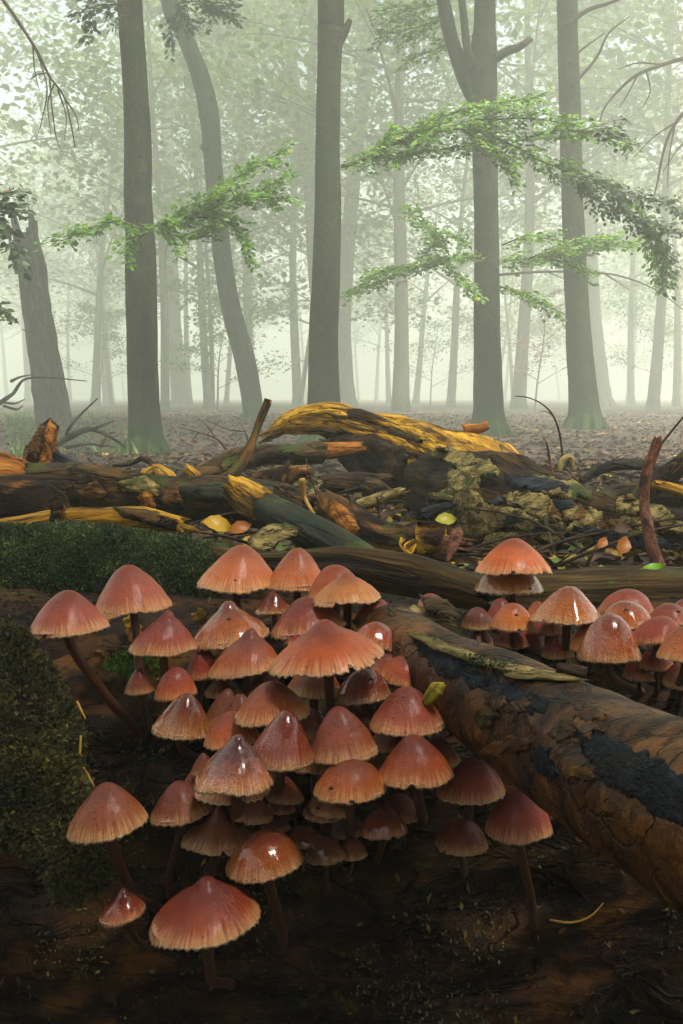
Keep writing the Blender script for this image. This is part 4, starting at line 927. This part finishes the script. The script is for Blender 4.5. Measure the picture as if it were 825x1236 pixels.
# single coloured leaves on the pile
def one_leaf(x, y, d, size, ang, mat, label, tilt=.5, asp=.6, name='fallen_leaf'):
    mb = MB(); n = 9; c = P(x, y, d); D = norm(math.cos(ang) * RT + math.sin(ang) * UP * .7 + FW * .3); N = norm(np.array([0, -.75, .65]) + tilt * RT * .4); N = norm(N - D * N.dot(D)); Sd = np.cross(D, N)
    V = []; 
    for i in range(n):
        u = i / (n - 1); w = asp * .5 * math.sin(math.pi * u ** .85) * (1 + .06 * (-1) ** i)
        for k in (-1, -.5, 0, .5, 1): V.append(c + size * (D * (u - .5) + Sd * w * k + N * (.12 * k * k * w * 3 + .10 * math.sin(3 * u + k) - .02)))
    i = (np.arange(n - 1)[:, None] * 5 + np.arange(4)[None]).ravel()
    mb.add(V, np.stack([i, i + 1, i + 6, i + 5], -1)); return tag(mb.build(name, M[mat], None, c), label, 'leaf')
one_leaf(262, 634, .96, .034, -.35, 'yleaf', 'bright yellow leaf lying beside the crumbling log above the moss-covered log')
one_leaf(290, 638, .97, .026, .5, 'oleaf', 'curled orange-brown leaf touching the bright yellow leaf')
one_leaf(538, 628, 1.2, .032, .1, 'ygleaf', 'yellow-green leaf under the golden trunk by the reddish bark shard')
one_leaf(753, 658, 1.02, .026, 1.2, 'oleaf', 'orange leaf standing beside the reddish stick')
one_leaf(752, 638, 1.06, .024, .5, 'litter', 'dull olive leaf just above the orange leaf')
one_leaf(728, 655, 1.04, .018, 1.0, 'oleaf', 'small shadowed orange leaf beside the bark plates')
one_leaf(788, 685, .80, .024, .12, 'gleaf', 'narrow bright green leaf scrap on the grooved log', .1, .28)
# straws on the rotten log
for k, (px, lb) in enumerate([([(86, 848), (92, 862), (97, 872)], 'upper yellow straw on the rotten log by the mossy chunk'), ([(90, 890), (90, 905), (91, 914)], 'middle thin yellow straw hanging along the mossy chunk'), ([(92, 928), (98, 940), (105, 952)], 'lower yellow straw above the lone reddish bell mushroom'), ([(662, 1112), (690, 1110), (710, 1102), (726, 1088)], 'thin curved ochre stem low on the dark log face')]):
    mb = MB(); pts = []
    for x, y in px:
        h = hit(x, y, ['host', 'chunk', 'slog']); pts.append(h[0] + h[1] * .004 if h else P(x, y, .54))
    tube(mb, pts, [.0007, .0008, .0004] if len(pts) == 3 else [.0007, .0008, .0006, .0004], 14, 8); tag(mb.build('straw', M['straw'], None, pts[0]), lb, 'straw')
# golden shreds of wood
for px, d, lb in [([(150, 748), (160, 740), (170, 752), (172, 766), (158, 776), (150, 764)], .68, 'golden shred of wood behind the stem of the tall pale mushroom'), ([(232, 742), (240, 734), (252, 738), (248, 750), (240, 756), (236, 752)], .69, 'ragged golden wood shred at the end of the mossy log')]:
    mb = MB(); slab(mb, px, d, d - .01, .004, 5, 50, 6, .9, 1, 200, 7); tag(mb.build('wood_shred', M['gold'], None, P(px[0][0], px[0][1], d)), lb, 'wood shred')
# ---------------------------------------------------------------- haze
hz = MB()
X0, X1, Y0, Y1, Z0, Z1 = -60., 60., -16., 112., -1.6, 17.5
v = [(x, y, z) for x in (X0, X1) for y in (Y0, Y1) for z in (Z0, Z1)]
hz.add(v, [(0, 1, 3, 2), (4, 6, 7, 5), (0, 4, 5, 1), (2, 3, 7, 6), (0, 2, 6, 4), (1, 5, 7, 3)])
t = NT('haze_air'); t.N.remove(t.b); pv = t.new('ShaderNodeVolumePrincipled')
pv.inputs['Color'].default_value = FOG_COLOR; pv.inputs['Density'].default_value = FOG_DENSITY; pv.inputs['Anisotropy'].default_value = FOG_ANISO
t.link(pv.outputs[0], t.out.inputs['Volume'])
tag(hz.build('haze', t.m, None, None, False), kind='stuff')

# ================================================================ MUSHROOMS
PROF = {'bell': [(0, 1), (.12, .985), (.27, .90), (.5, .69), (.72, .43), (.88, .20), (.96, .07), (1, 0)],
        'dome': [(0, 1), (.2, .97), (.42, .86), (.65, .65), (.83, .38), (.94, .15), (1, 0)],
        'cone': [(0, 1), (.10, .985), (.22, .90), (.45, .66), (.7, .37), (.88, .14), (1, 0)],
        'umbo': [(0, 1), (.08, .985), (.15, .92), (.24, .80), (.34, .715), (.52, .575), (.73, .38), (.89, .17), (.97, .05), (1, 0)],
        'flat': [(0, 1), (.08, .98), (.16, .84), (.27, .66), (.45, .52), (.70, .33), (.88, .15), (1, 0)]}
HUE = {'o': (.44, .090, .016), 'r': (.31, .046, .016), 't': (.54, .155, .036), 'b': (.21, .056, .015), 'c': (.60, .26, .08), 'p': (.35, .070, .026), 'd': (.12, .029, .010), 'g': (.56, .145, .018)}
MG = 'small bell-capped mushrooms growing on the rotten log'
def mushroom(L, R, A, d, kind, hue, purple, wet, base, label, specks=(), pitch=.065, torn=0, stem_w=1.0):
    L = np.array(L, float); R = np.array(R, float); A = np.array(A, float); Mid = (L + R) / 2
    w = np.linalg.norm(R - L); rad = w / 2 * d / F * (1.09 if L[0] > 550 and Mid[1] < 800 else 1.04)
    phi = PITCH + math.atan((Mid[1] - CY) / F)
    roll = math.atan2(-(R[1] - L[1]), R[0] - L[0])
    e1 = math.cos(roll) * RT + math.sin(roll) * np.array([0, 0, 1.0]); up = -math.sin(roll) * RT + math.cos(roll) * np.array([0, 0, 1.0])
    # lean of the cap towards or away from the viewer
    fw = np.array([0, 1.0, 0]); a = norm(up * math.cos(pitch) + fw * math.sin(pitch)); e1 = norm(e1 - a * e1.dot(a)); e2 = np.cross(a, e1)
    u_img = np.array([-math.sin(roll), -math.cos(roll)])          # image direction of the axis
    r_img = np.array([math.cos(roll), -math.sin(roll)])
    hp = (A - Mid).dot(u_img); sp = (A - Mid).dot(r_img)
    H = hp * d / F / max(.5, math.cos(phi - pitch)); SK = sp * d / F
    c0 = P(Mid[0], Mid[1], d)
    sd = RND.random() * 90
    big = w > 60
    nt = int(np.clip(w * .30, 14, 40)) if w > 30 else 12
    spt = 4 if w > 30 else 3
    ns = nt * spt; nr = 26 if big else 16
    th = np.arange(ns) * 2 * np.pi / ns; ct, st_ = np.cos(th), np.sin(th)
    pr = np.array(PROF[kind]); u = np.linspace(0, 1, nr) ** .85
    # arc-length parameter on the profile
    pa = resample(np.c_[pr * [rad, H], np.zeros(len(pr))], np.ones(len(pr)), 120)[0]
    al = np.r_[0, np.cumsum(np.linalg.norm(np.diff(pa, axis=0), axis=1))]; al /= al[-1]
    X = np.interp(u, al, pa[:, 0]); Z = np.interp(u, al, pa[:, 1])
    wob = 1 + .045 * fbm(np.stack([ct * 1.2 + sd, st_ * 1.2, 0 * ct], -1), 2) * 1.6
    toothr = np.abs(np.sin(th * nt / 2 + .6 * vnoise(np.stack([ct * 3 + sd, st_ * 3, 0 * ct], -1))))
    tamp = .5 + .8 * np.clip(fbm(np.stack([ct * 4 + sd, st_ * 4 + 9, 0 * ct], -1), 2) + .3, 0, 1)
    rings, fl, rn = [], [], []
    notches = [(RND.uniform(0, 6.28), RND.uniform(.03, .09), RND.uniform(.06, .16)) for _ in range(RND.choice([0, 1, 2, 3]) if w > 40 else 0)]
    for k in range(nr):
        s = u[k]; g = np.clip((s - .42) / .58, 0, 1); e = np.clip((s - .93) / .07, 0, 1)
        ridge = -(.016 if big else .012) * rad * g * (1 - toothr) * (1.0 + .5 * tamp)
        lump = rad * .035 * fbm(np.stack([ct * s * 2.2 + sd, st_ * s * 2.2, 0 * ct + s], -1), 3) * min(1, s * 3)
        rr = X[k] * (1 + (wob - 1) * s) + ridge + lump * .6
        zz = Z[k] + lump * .9 - e * rad * .055 * toothr * tamp + s ** 4 * rad * .07 * fbm(np.stack([ct * 1.3 + sd + 7, st_ * 1.3, 0 * ct], -1), 2)
        if torn: zz = zz - s ** 3 * rad * .028 * np.sin(3 * th + sd)
        for (n0, nw, nd) in notches:
            dth = np.abs((th - n0 + np.pi) % (2 * np.pi) - np.pi); gq = np.exp(-(dth / nw) ** 2) * s ** 7
            rr = rr - rad * nd * gq; zz = zz + rad * nd * .8 * gq
        hrel = np.clip(Z[k] / H, 0, 1) ** 1.3
        V = c0 + (e1 * SK)[None] * hrel + e1 * (rr * ct)[:, None] + e2 * (rr * st_)[:, None] + a * zz[:, None]
        rings.append(V); fl.append(np.stack([ct, st_, np.full(ns, s)], -1)); rn.append(np.full(ns, s))
    # rolled thin lip
    lip = rings[-1] + a * (rad * .035) - (e1 * ct[:, None] + e2 * st_[:, None]) * rad * .035
    rings.append(lip); fl.append(fl[-1] * np.array([1, 1, 1.0])); rn.append(np.full(ns, 1.0))
    V = np.concatenate(rings); m = len(rings)
    i = np.arange(m - 1)[:, None] * ns; k = np.arange(ns)[None]; k2 = (k + 1) % ns
    Q = np.stack([i + k, i + ns + k, i + ns + k2, i + k2], -1).reshape(-1, 4)
    mb = MB(); mb.add(V, Q, None, np.concatenate(fl), np.concatenate(rn))
    # stem
    if base is not None:
        h = hit(base[0], base[1], ['host', 'slog', 'chunk', 'p1', 'p2', 'ground'])
        bp = h[0] - h[1] * .004 if h is not None and np.linalg.norm(h[0] - c0) < .30 else c0 - np.array([0, 0, .06])
    else:
        bp = c0 + np.array([RND.uniform(-.01, .01), .07, -.05])
    o = thing('mushroom', bp, label, 'mushroom', MG)
    cap = mb.build('cap', M['cap_wet' if wet else 'cap'], o)
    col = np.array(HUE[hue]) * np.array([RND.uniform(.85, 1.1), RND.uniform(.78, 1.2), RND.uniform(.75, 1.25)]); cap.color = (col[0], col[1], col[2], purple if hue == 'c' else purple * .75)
    # gills
    gb = MB(); ng = max(16, ns // 3) * 2; tg = np.arange(ng) * 2 * np.pi / ng; cg, sg = np.cos(tg), np.sin(tg); zig = np.where(np.arange(ng) % 2 == 0, 1.0, .0)
    gr = []
    for fr, zf in ((.93, .07), (.6, .24), (.10, .52)):
        rr = rad * fr * np.ones(ng); zz = H * zf + zig * rad * .09 * (1 if fr < .9 else .3)
        gr.append(c0 + (e1 * SK)[None] * zf ** 1.3 + e1 * (rr * cg)[:, None] + e2 * (rr * sg)[:, None] + a * zz[:, None])
    i = np.arange(2)[:, None] * ng; k = np.arange(ng)[None]; k2 = (k + 1) % ng
    gb.add(np.concatenate(gr), np.stack([i + k, i + k2, i + ng + k2, i + ng + k], -1).reshape(-1, 4)); gb.build('gills', M['gill'], o)
    top = c0 + a * H * .62 + e1 * SK * .5; below = c0 - a * H * .35
    L_ = np.linalg.norm(below - bp)
    sw = np.clip(rad * .15, .0011, .0030) * stem_w
    sb = MB(); mid = (below * .5 + bp * .5) + np.array([RND.uniform(-.03, .03), -.03, -.03]) * L_
    tube(sb, [bp, bp * .7 + mid * .3, mid, below, top], [sw * 1.25, sw * 1.1, sw, sw * .95, sw * .9], 26, 12, sw * .10, (60, 400, 400), 2)
    sb.build('stem', M['stem'], o)
    if w > 38: specks = list(specks) + [(RND.uniform(PI * 1.05, PI * 1.95), RND.uniform(.3, .97), RND.uniform(.00022, .00050)) for _ in range(RND.choice([1, 2, 4]))]
    for (ang, s, q) in specks:
        kk = int(np.argmin(np.abs(u - s))); j = int((ang / (2 * math.pi)) * ns) % ns
        p = rings[kk][j]; fb = MB(); tube(fb, [p - e1 * q, p - e1 * q * .3 + a * q * .4, p + e1 * q], [q * .5, q * .8, q * .4], 6, 7); fb.build('fleck', M['fleck'], cap)
    return o
PI = math.pi; FR = 1.5 * PI            # the side that faces the viewer
ROWS = [
 # --- tall ones standing apart
 ((36.5, 764), (130, 756), (81, 713), .545, 'bell', 'p', .25, 0, (170, 890), 'drooping pale reddish bell mushroom on a long slanting stem, standing apart beside the mossy log', ()),
 ((115.5, 740), (207, 731), (155, 682), .60, 'bell', 'p', .1, 0, (180, 887), 'tall pinkish-tan smooth bell mushroom in front of the mossy green log', ()),
 ((158, 785), (236, 782), (204, 737), .57, 'umbo', 'r', .45, 0, (206, 880), 'reddish umbonate mushroom just below the tall pinkish-tan one', ()),
 ((151, 836), (187, 833), (168, 807), .56, 'bell', 'b', .1, 0, (178, 890), 'small dull brown bell mushroom in front of the tall straight stem', ()),
 ((188, 841), (238, 837), (213, 806), .55, 'dome', 'o', .4, 0, (212, 888), 'small orange-rimmed dome mushroom beside the small dull brown one', ()),
 ((183, 879), (254, 884), (227, 838), .53, 'bell', 'o', .7, 1, (252, 925), 'glistening wet bell mushroom with a purple tip, beneath the small orange-rimmed dome', ()),
 # --- back rows of the troop
 ((237, 707), (335, 708), (293, 658), .66, 'bell', 't', 0, 0, (299, 742), 'broad pale orange bell mushroom at the very top of the troop', ((FR + .1, .8, .0009),)),
 ((322, 708), (395, 706), (360, 662), .655, 'bell', 't', .1, 0, (361, 745), 'pale orange conical mushroom next to the broad topmost one', ()),
 ((309, 740), (353, 737), (331, 713), .64, 'bell', 'r', .7, 1, (331, 775), 'small purplish mushroom tucked below the gap of the two topmost caps', ()),
 ((371, 722), (440, 722), (405, 682), .63, 'dome', 'o', .05, 0, (410, 775), 'smooth orange dome mushroom half hidden behind a pale flat-rimmed cap', ()),
 ((379, 726), (459, 721), (420, 690), .60, 'umbo', 't', .05, 0, (421, 775), 'pale tan wide-rimmed mushroom with visible stem, edge of the upper troop', ()),
 ((425, 755), (479, 755), (456, 723), .60, 'dome', 'r', .35, 0, (452, 790), 'rounded dark red dome mushroom below the pale wide-rimmed one', ()),
 ((326, 767), (416, 752), (367, 721), .605, 'bell', 'r', .5, 0, (372, 800), 'reddish mushroom with purple crown between the wide-rimmed cap and the largest cap', ()),
 ((229, 778), (327, 764), (276, 726), .60, 'umbo', 'o', .45, 1, (275, 815), 'broad shiny mushroom with a dark knob and a black fleck below the topmost cap', ((FR + .2, .45, .0012),)),
 ((224, 817), (265, 816), (246, 783), .585, 'dome', 'r', .3, 0, (246, 850), 'small shaded red dome mushroom under the broad shiny one', ((FR - .5, .8, .0007),)),
 ((252, 813), (341, 800), (303, 759), .565, 'umbo', 'o', .6, 0, (300, 850), 'pale rimmed mushroom with brownish purple crown overlapping the broad shiny one', ()),
 ((429, 766), (486, 786), (461, 752), .56, 'dome', 'o', .2, 1, (452, 805), 'tilted orange dome mushroom showing its pale ragged edge', ()),
 ((296, 835), (342, 833), (318, 806), .575, 'bell', 'd', .3, 0, (318, 870), 'dim brown mushroom in the gap under the purple-crowned pale-rimmed cap', ()),
 ((446, 808), (492, 812), (469, 785), .55, 'dome', 'p', .5, 0, (470, 845), 'pinkish dome mushroom partly hidden behind the largest cap', ()),
 ((455, 815), (517, 828), (493, 792), .535, 'dome', 'o', .35, 0, (480, 865), 'tan folded dome mushroom beside the yellow-striped bud', ()),
 # --- front of the troop
 ((326, 808), (463, 789), (391, 749), .50, 'umbo', 'o', .35, 0, (394, 905), 'largest mushroom of all, wide pale-frilled umbrella cap in the middle of the troop', (), .045, 1),
 ((406, 843), (473, 837), (440, 807), .52, 'dome', 'r', .25, 1, (440, 890), 'glossy red dome mushroom with a black fleck right under the largest cap', ((FR + .45, .45, .0012), (FR - .1, .35, .0006))),
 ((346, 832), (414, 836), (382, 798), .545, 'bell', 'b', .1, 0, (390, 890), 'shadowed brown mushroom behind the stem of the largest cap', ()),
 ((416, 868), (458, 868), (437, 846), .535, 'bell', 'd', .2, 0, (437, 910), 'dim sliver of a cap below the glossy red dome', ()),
 ((283, 867), (371, 858), (326, 824), .50, 'bell', 'o', .5, 0, (326, 925), 'orange-brown bell mushroom with a dusky purple crown left of the large stem', (), .045, 1),
 ((247, 838), (292, 838), (268, 817), .57, 'bell', 'd', .2, 0, (268, 880), 'dark small mushroom deep in the gap beside the green moss glimpse', ()),
 ((245, 876), (292, 862), (275, 832), .54, 'bell', 'b', .3, 0, (270, 925), 'dull tan narrow mushroom leaning behind the glistening wet one', ()),
 ((266, 868), (312, 868), (291, 838), .53, 'bell', 'b', .35, 0, (290, 920), 'narrow brown mushroom pressed behind the dusky-crowned bell', ()),
 ((248, 898), (313, 890), (279, 860), .51, 'dome', 'o', .35, 0, (280, 945), 'bright orange dome mushroom shaded on one side above the torn cream cap', ()),
 ((352, 885), (395, 885), (374, 855), .52, 'bell', 'b', .2, 0, (374, 925), 'shaded brown mushroom squeezed between the two glossy front caps', ()),
 ((300, 914), (379, 917), (347, 860), .46, 'bell', 'r', .2, 1, (345, 990), 'glossy red conical mushroom with bright wet highlight at the front of the troop', ()),
 ((374.5, 913), (458, 903), (408, 855), .465, 'bell', 'p', .3, 0, (408, 985), 'smooth pinkish bell mushroom at the centre front beside the glossy red cone', ()),
 ((235, 944), (333, 939), (288, 889), .45, 'umbo', 'c', 1.0, 1, (285, 1030), 'torn cream-coloured mushroom with a wet dark purple top', (), .045, 1),
 ((237, 957), (326, 953), (282, 920), .475, 'flat', 'c', .1, 0, (280, 1030), 'cream rim showing below the torn cream-coloured mushroom', ()),
 ((231, 934), (262, 930), (246, 910), .50, 'bell', 'b', .1, 0, (250, 975), 'small dull cap peeking out behind the torn cream-coloured mushroom', ()),
 ((222, 945), (244, 945), (233, 931), .51, 'bell', 'b', .1, 0, (236, 985), 'tiny tan cap above the brown tilted mushroom', ()),
 ((447, 877), (538, 872), (491, 830), .475, 'bell', 'p', .3, 0, (492, 945), 'ridged pinkish-brown bell mushroom in front of the tan folded dome', ()),
 ((446, 902), (496, 900), (470, 872), .50, 'bell', 'b', .1, 0, (470, 950), 'shaded brown cap between the pinkish centre bell and the ridged one', ()),
 ((457, 938), (547, 932), (499, 889), .455, 'bell', 'o', .6, 0, (500, 1000), 'orange mushroom with a violet crown and frilled rim under the ridged pinkish-brown bell', ()),
 ((500, 922), (556, 918), (527, 890), .485, 'bell', 'p', .4, 0, (528, 965), 'half hidden pink cap behind the violet-crowned mushroom', ()),
 ((379, 955), (466, 952), (424, 917), .45, 'dome', 'o', .5, 0, (420, 1030), 'orange mushroom with dark flecks and bluish sheen on its crown, under the pinkish bell', ((FR - .55, .75, .0011), (FR + .1, .97, .0012))),
 ((355, 927), (402, 926), (378, 893), .49, 'bell', 'b', .1, 0, (378, 985), 'shaded orange-brown rim under the glossy red cone and the pinkish bell', ()),
 ((526, 957), (608, 951), (568, 919), .48, 'dome', 'r', .5, 0, (557, 1012), 'reddish dome mushroom by the smooth brown log, next to the violet-crowned one', ()),
 ((587, 1003), (666, 998), (630, 952), .48, 'dome', 'p', .3, 0, (645, 1115), 'solitary pinkish dome mushroom on a dark stem under the smooth brown log', ()),
 ((526, 1020), (588, 1019), (557, 990), .50, 'dome', 'b', .25, 0, (557, 1060), 'small dim brown dome mushroom under the reddish dome one', ()),
 ((695, 1013), (712, 1012), (704, 1003), .50, 'dome', 'd', .2, 0, (704, 1022), 'tiny dark button mushroom in the shade of the smooth brown log', ()),
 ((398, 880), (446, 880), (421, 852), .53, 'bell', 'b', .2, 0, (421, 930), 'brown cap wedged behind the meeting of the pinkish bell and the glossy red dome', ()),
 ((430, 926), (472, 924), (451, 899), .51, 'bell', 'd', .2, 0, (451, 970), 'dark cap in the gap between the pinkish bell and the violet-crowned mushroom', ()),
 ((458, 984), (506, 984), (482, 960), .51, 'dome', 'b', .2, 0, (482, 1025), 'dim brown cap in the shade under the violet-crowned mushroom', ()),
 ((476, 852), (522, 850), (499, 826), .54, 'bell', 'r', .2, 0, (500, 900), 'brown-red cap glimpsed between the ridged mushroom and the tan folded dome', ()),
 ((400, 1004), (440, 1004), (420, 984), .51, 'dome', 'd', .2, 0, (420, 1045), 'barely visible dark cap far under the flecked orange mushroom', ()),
 ((344, 776), (392, 778), (366, 751), .59, 'bell', 'r', .3, 0, (366, 825), 'reddish cap filling the gap behind the slope of the largest cap', ()),
 # --- shaded underside of the troop
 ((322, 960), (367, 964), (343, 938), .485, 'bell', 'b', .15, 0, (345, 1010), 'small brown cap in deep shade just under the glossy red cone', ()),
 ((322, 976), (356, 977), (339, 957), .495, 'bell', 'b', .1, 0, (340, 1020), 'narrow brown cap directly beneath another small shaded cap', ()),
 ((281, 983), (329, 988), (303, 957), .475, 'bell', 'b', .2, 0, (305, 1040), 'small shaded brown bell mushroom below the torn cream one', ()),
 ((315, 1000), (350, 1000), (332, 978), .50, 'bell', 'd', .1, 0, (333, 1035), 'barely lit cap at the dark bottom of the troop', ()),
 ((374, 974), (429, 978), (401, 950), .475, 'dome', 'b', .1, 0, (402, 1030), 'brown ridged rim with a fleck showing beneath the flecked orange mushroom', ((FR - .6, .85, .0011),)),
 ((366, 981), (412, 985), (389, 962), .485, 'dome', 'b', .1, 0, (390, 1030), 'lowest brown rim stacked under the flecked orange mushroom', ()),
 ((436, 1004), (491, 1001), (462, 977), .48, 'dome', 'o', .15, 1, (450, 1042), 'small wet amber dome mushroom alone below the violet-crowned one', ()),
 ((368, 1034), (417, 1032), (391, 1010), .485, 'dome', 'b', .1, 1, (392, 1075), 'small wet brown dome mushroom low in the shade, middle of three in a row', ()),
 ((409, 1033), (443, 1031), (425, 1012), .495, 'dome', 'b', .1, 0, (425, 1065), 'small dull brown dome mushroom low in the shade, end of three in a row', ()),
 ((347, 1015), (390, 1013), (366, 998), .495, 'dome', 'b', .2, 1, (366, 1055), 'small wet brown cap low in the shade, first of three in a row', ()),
 ((274, 1047), (366, 1036), (318, 1006), .46, 'dome', 'o', .35, 1, (342, 1140), 'very wet orange dome mushroom above the large frilled lowest one', ()),
 ((183, 1117), (313, 1103), (250, 1063), .44, 'umbo', 'r', .55, 0, (280, 1195), 'large frilled reddish mushroom with a knobbed crown, lowest of the big ones', (), .045, 1),
 ((120, 1109), (176, 1098), (150, 1074), .445, 'umbo', 'o', .8, 1, (180, 1140), 'small wet amber mushroom with a dark pointed tip, lowest beside the frilled reddish one', ()),
 ((85, 1005), (177, 988), (128, 948), .435, 'bell', 'p', .3, 0, (190, 1100), 'lone reddish bell mushroom leaning on a slanted stem in front of the mossy chunk', ()),
 ((182, 986), (254, 976), (215, 945), .485, 'bell', 'b', .3, 0, (208, 1085), 'brown tilted mushroom on a long thin stem below the troop', ()),
 ((220, 1014), (305, 1013), (266, 975), .48, 'flat', 'b', .4, 0, (253, 1062), 'flat brown mushroom with a raised knob under the cream rim', ()),
 # --- smaller patch behind the smooth log
 ((579, 688), (662, 690), (621, 650), .70, 'bell', 'g', 0, 0, (621, 738), 'bright orange bell mushroom standing highest of the small patch behind the smooth log', ((FR - .15, .95, .0014),)),
 ((577, 713), (654, 711), (616, 680), .715, 'dome', 'g', 0, 1, (618, 742), 'wet orange cap directly under the highest bell of the small patch', ((FR + .5, .9, .0012),)),
 ((594, 757), (644, 759), (620, 728), .63, 'dome', 'g', .05, 0, (621, 785), 'small orange dome mushroom with two black flecks, front of the small patch', ((FR, .5, .0011), (FR + .15, .95, .0011))),
 ((557, 757), (597, 757), (577, 733), .655, 'dome', 'd', .5, 0, (577, 785), 'shadowed dark red dome beside the small flecked orange one', ()),
 ((588, 752), (622, 750), (604, 722), .68, 'dome', 'r', .4, 0, (605, 780), 'shaded pink cap glimpsed behind the small flecked orange dome', ()),
 ((504, 730), (549, 744), (524, 717), .665, 'dome', 'r', 0, 0, (524, 765), 'pink dome mushroom emerging under a black bark flake', ()),
 ((600, 779), (637, 779), (618, 755), .65, 'dome', 'r', .2, 0, (618, 800), 'shaded red cap low under the small flecked orange dome', ()),
 ((655, 792), (692, 791), (673, 767), .635, 'dome', 'r', .1, 0, (673, 808), 'shaded red cap beside the stem of the glossy amber bell', ()),
 ((752, 818), (792, 818), (771, 790), .595, 'dome', 'r', .2, 0, (771, 835), 'deep red cap in the shade between the egg-shaped mushroom and the satin red dome', ()),
 ((800, 826), (846, 828), (822, 800), .56, 'dome', 'd', .2, 0, (822, 845), 'dark cap below the tan one cut off by the picture edge', ()),
 ((738, 775), (776, 775), (757, 750), .635, 'dome', 'g', .1, 0, (757, 800), 'orange cap filling the gap under the wet orange dome with a single fleck', ()),
 ((560, 778), (596, 778), (578, 758), .665, 'dome', 'd', .2, 0, (578, 795), 'nearly black red cap beneath the shadowed dark red dome', ()),
 ((700, 762), (735, 762), (717, 738), .65, 'dome', 'r', .1, 0, (717, 790), 'red cap half hidden behind the edge of the glossy amber bell', ()),
 ((644, 748), (723, 745), (687, 708), .61, 'bell', 'g', .05, 1, (684, 795), 'glossy amber bell mushroom with scalloped rim in the small patch', ()),
 ((634, 752), (664, 752), (649, 726), .66, 'dome', 'g', .1, 0, (650, 785), 'small orange cap between the flecked dome and the glossy amber bell', ()),
 ((638, 763), (684, 762), (661, 738), .645, 'dome', 'r', .1, 0, (660, 790), 'reddish rim under the glossy amber bell', ()),
 ((608, 784), (662, 786), (636, 752), .665, 'dome', 'r', .2, 0, (636, 800), 'dark red cap in shade behind the mossy bark strip', ()),
 ((690, 784), (735, 782), (713, 752), .60, 'dome', 'g', .1, 0, (712, 805), 'plain orange cap behind the large glossy egg-shaped mushroom', ()),
 ((700, 795), (770, 791), (736, 741), .565, 'dome', 'g', .4, 1, (776, 832), 'large glossy egg-shaped brown mushroom in the small patch', ()),
 ((724, 738), (787, 740), (760, 711), .66, 'dome', 'p', .1, 0, (757, 775), 'pale pink dome at the back of the small patch', ()),
 ((722, 756), (787, 752), (755, 725), .62, 'dome', 'g', .15, 1, (756, 790), 'wet orange dome with a single fleck in front of the pale pink one', ((FR - .2, .45, .0011),)),
 ((763, 774), (822, 768), (798, 744), .57, 'dome', 'r', .05, 0, (800, 820), 'satin red dome mushroom close to the picture edge above a deep red cap', ()),
 ((773, 806), (813, 805), (791, 779), .585, 'dome', 'r', .1, 0, (791, 835), 'deep red cap under the satin red dome', ()),
 ((797, 793), (858, 800), (829, 757), .53, 'dome', 't', .3, 0, (815, 835), 'dull tan mushroom cut off by the picture edge', ()),
 ((785, 752), (835, 750), (808, 728), .63, 'dome', 'p', .5, 0, (808, 785), 'purplish pink cap at the edge behind the satin red dome', ((FR + .3, .5, .0012),)),
 ((812, 738), (858, 738), (834, 722), .66, 'dome', 'p', .4, 0, (834, 770), 'mauve cap touching the picture edge at the back of the small patch', ()),
]
for row in ROWS: mushroom(*row)
# yellow striped bud
bud = MB(); tube(bud, [P(513, 853, .468), P(519, 843, .466), P(528, 832, .465), P(537, 826, .464)], [.0006, .0034, .0042, .0012], 30, 20, .0004, (20, 500, 500), 2)
tag(bud.build('seed_pod', M['pod'], None, P(525, 838, .49)), 'small yellow-green striped pod stuck beside the tan folded dome', 'seed pod')
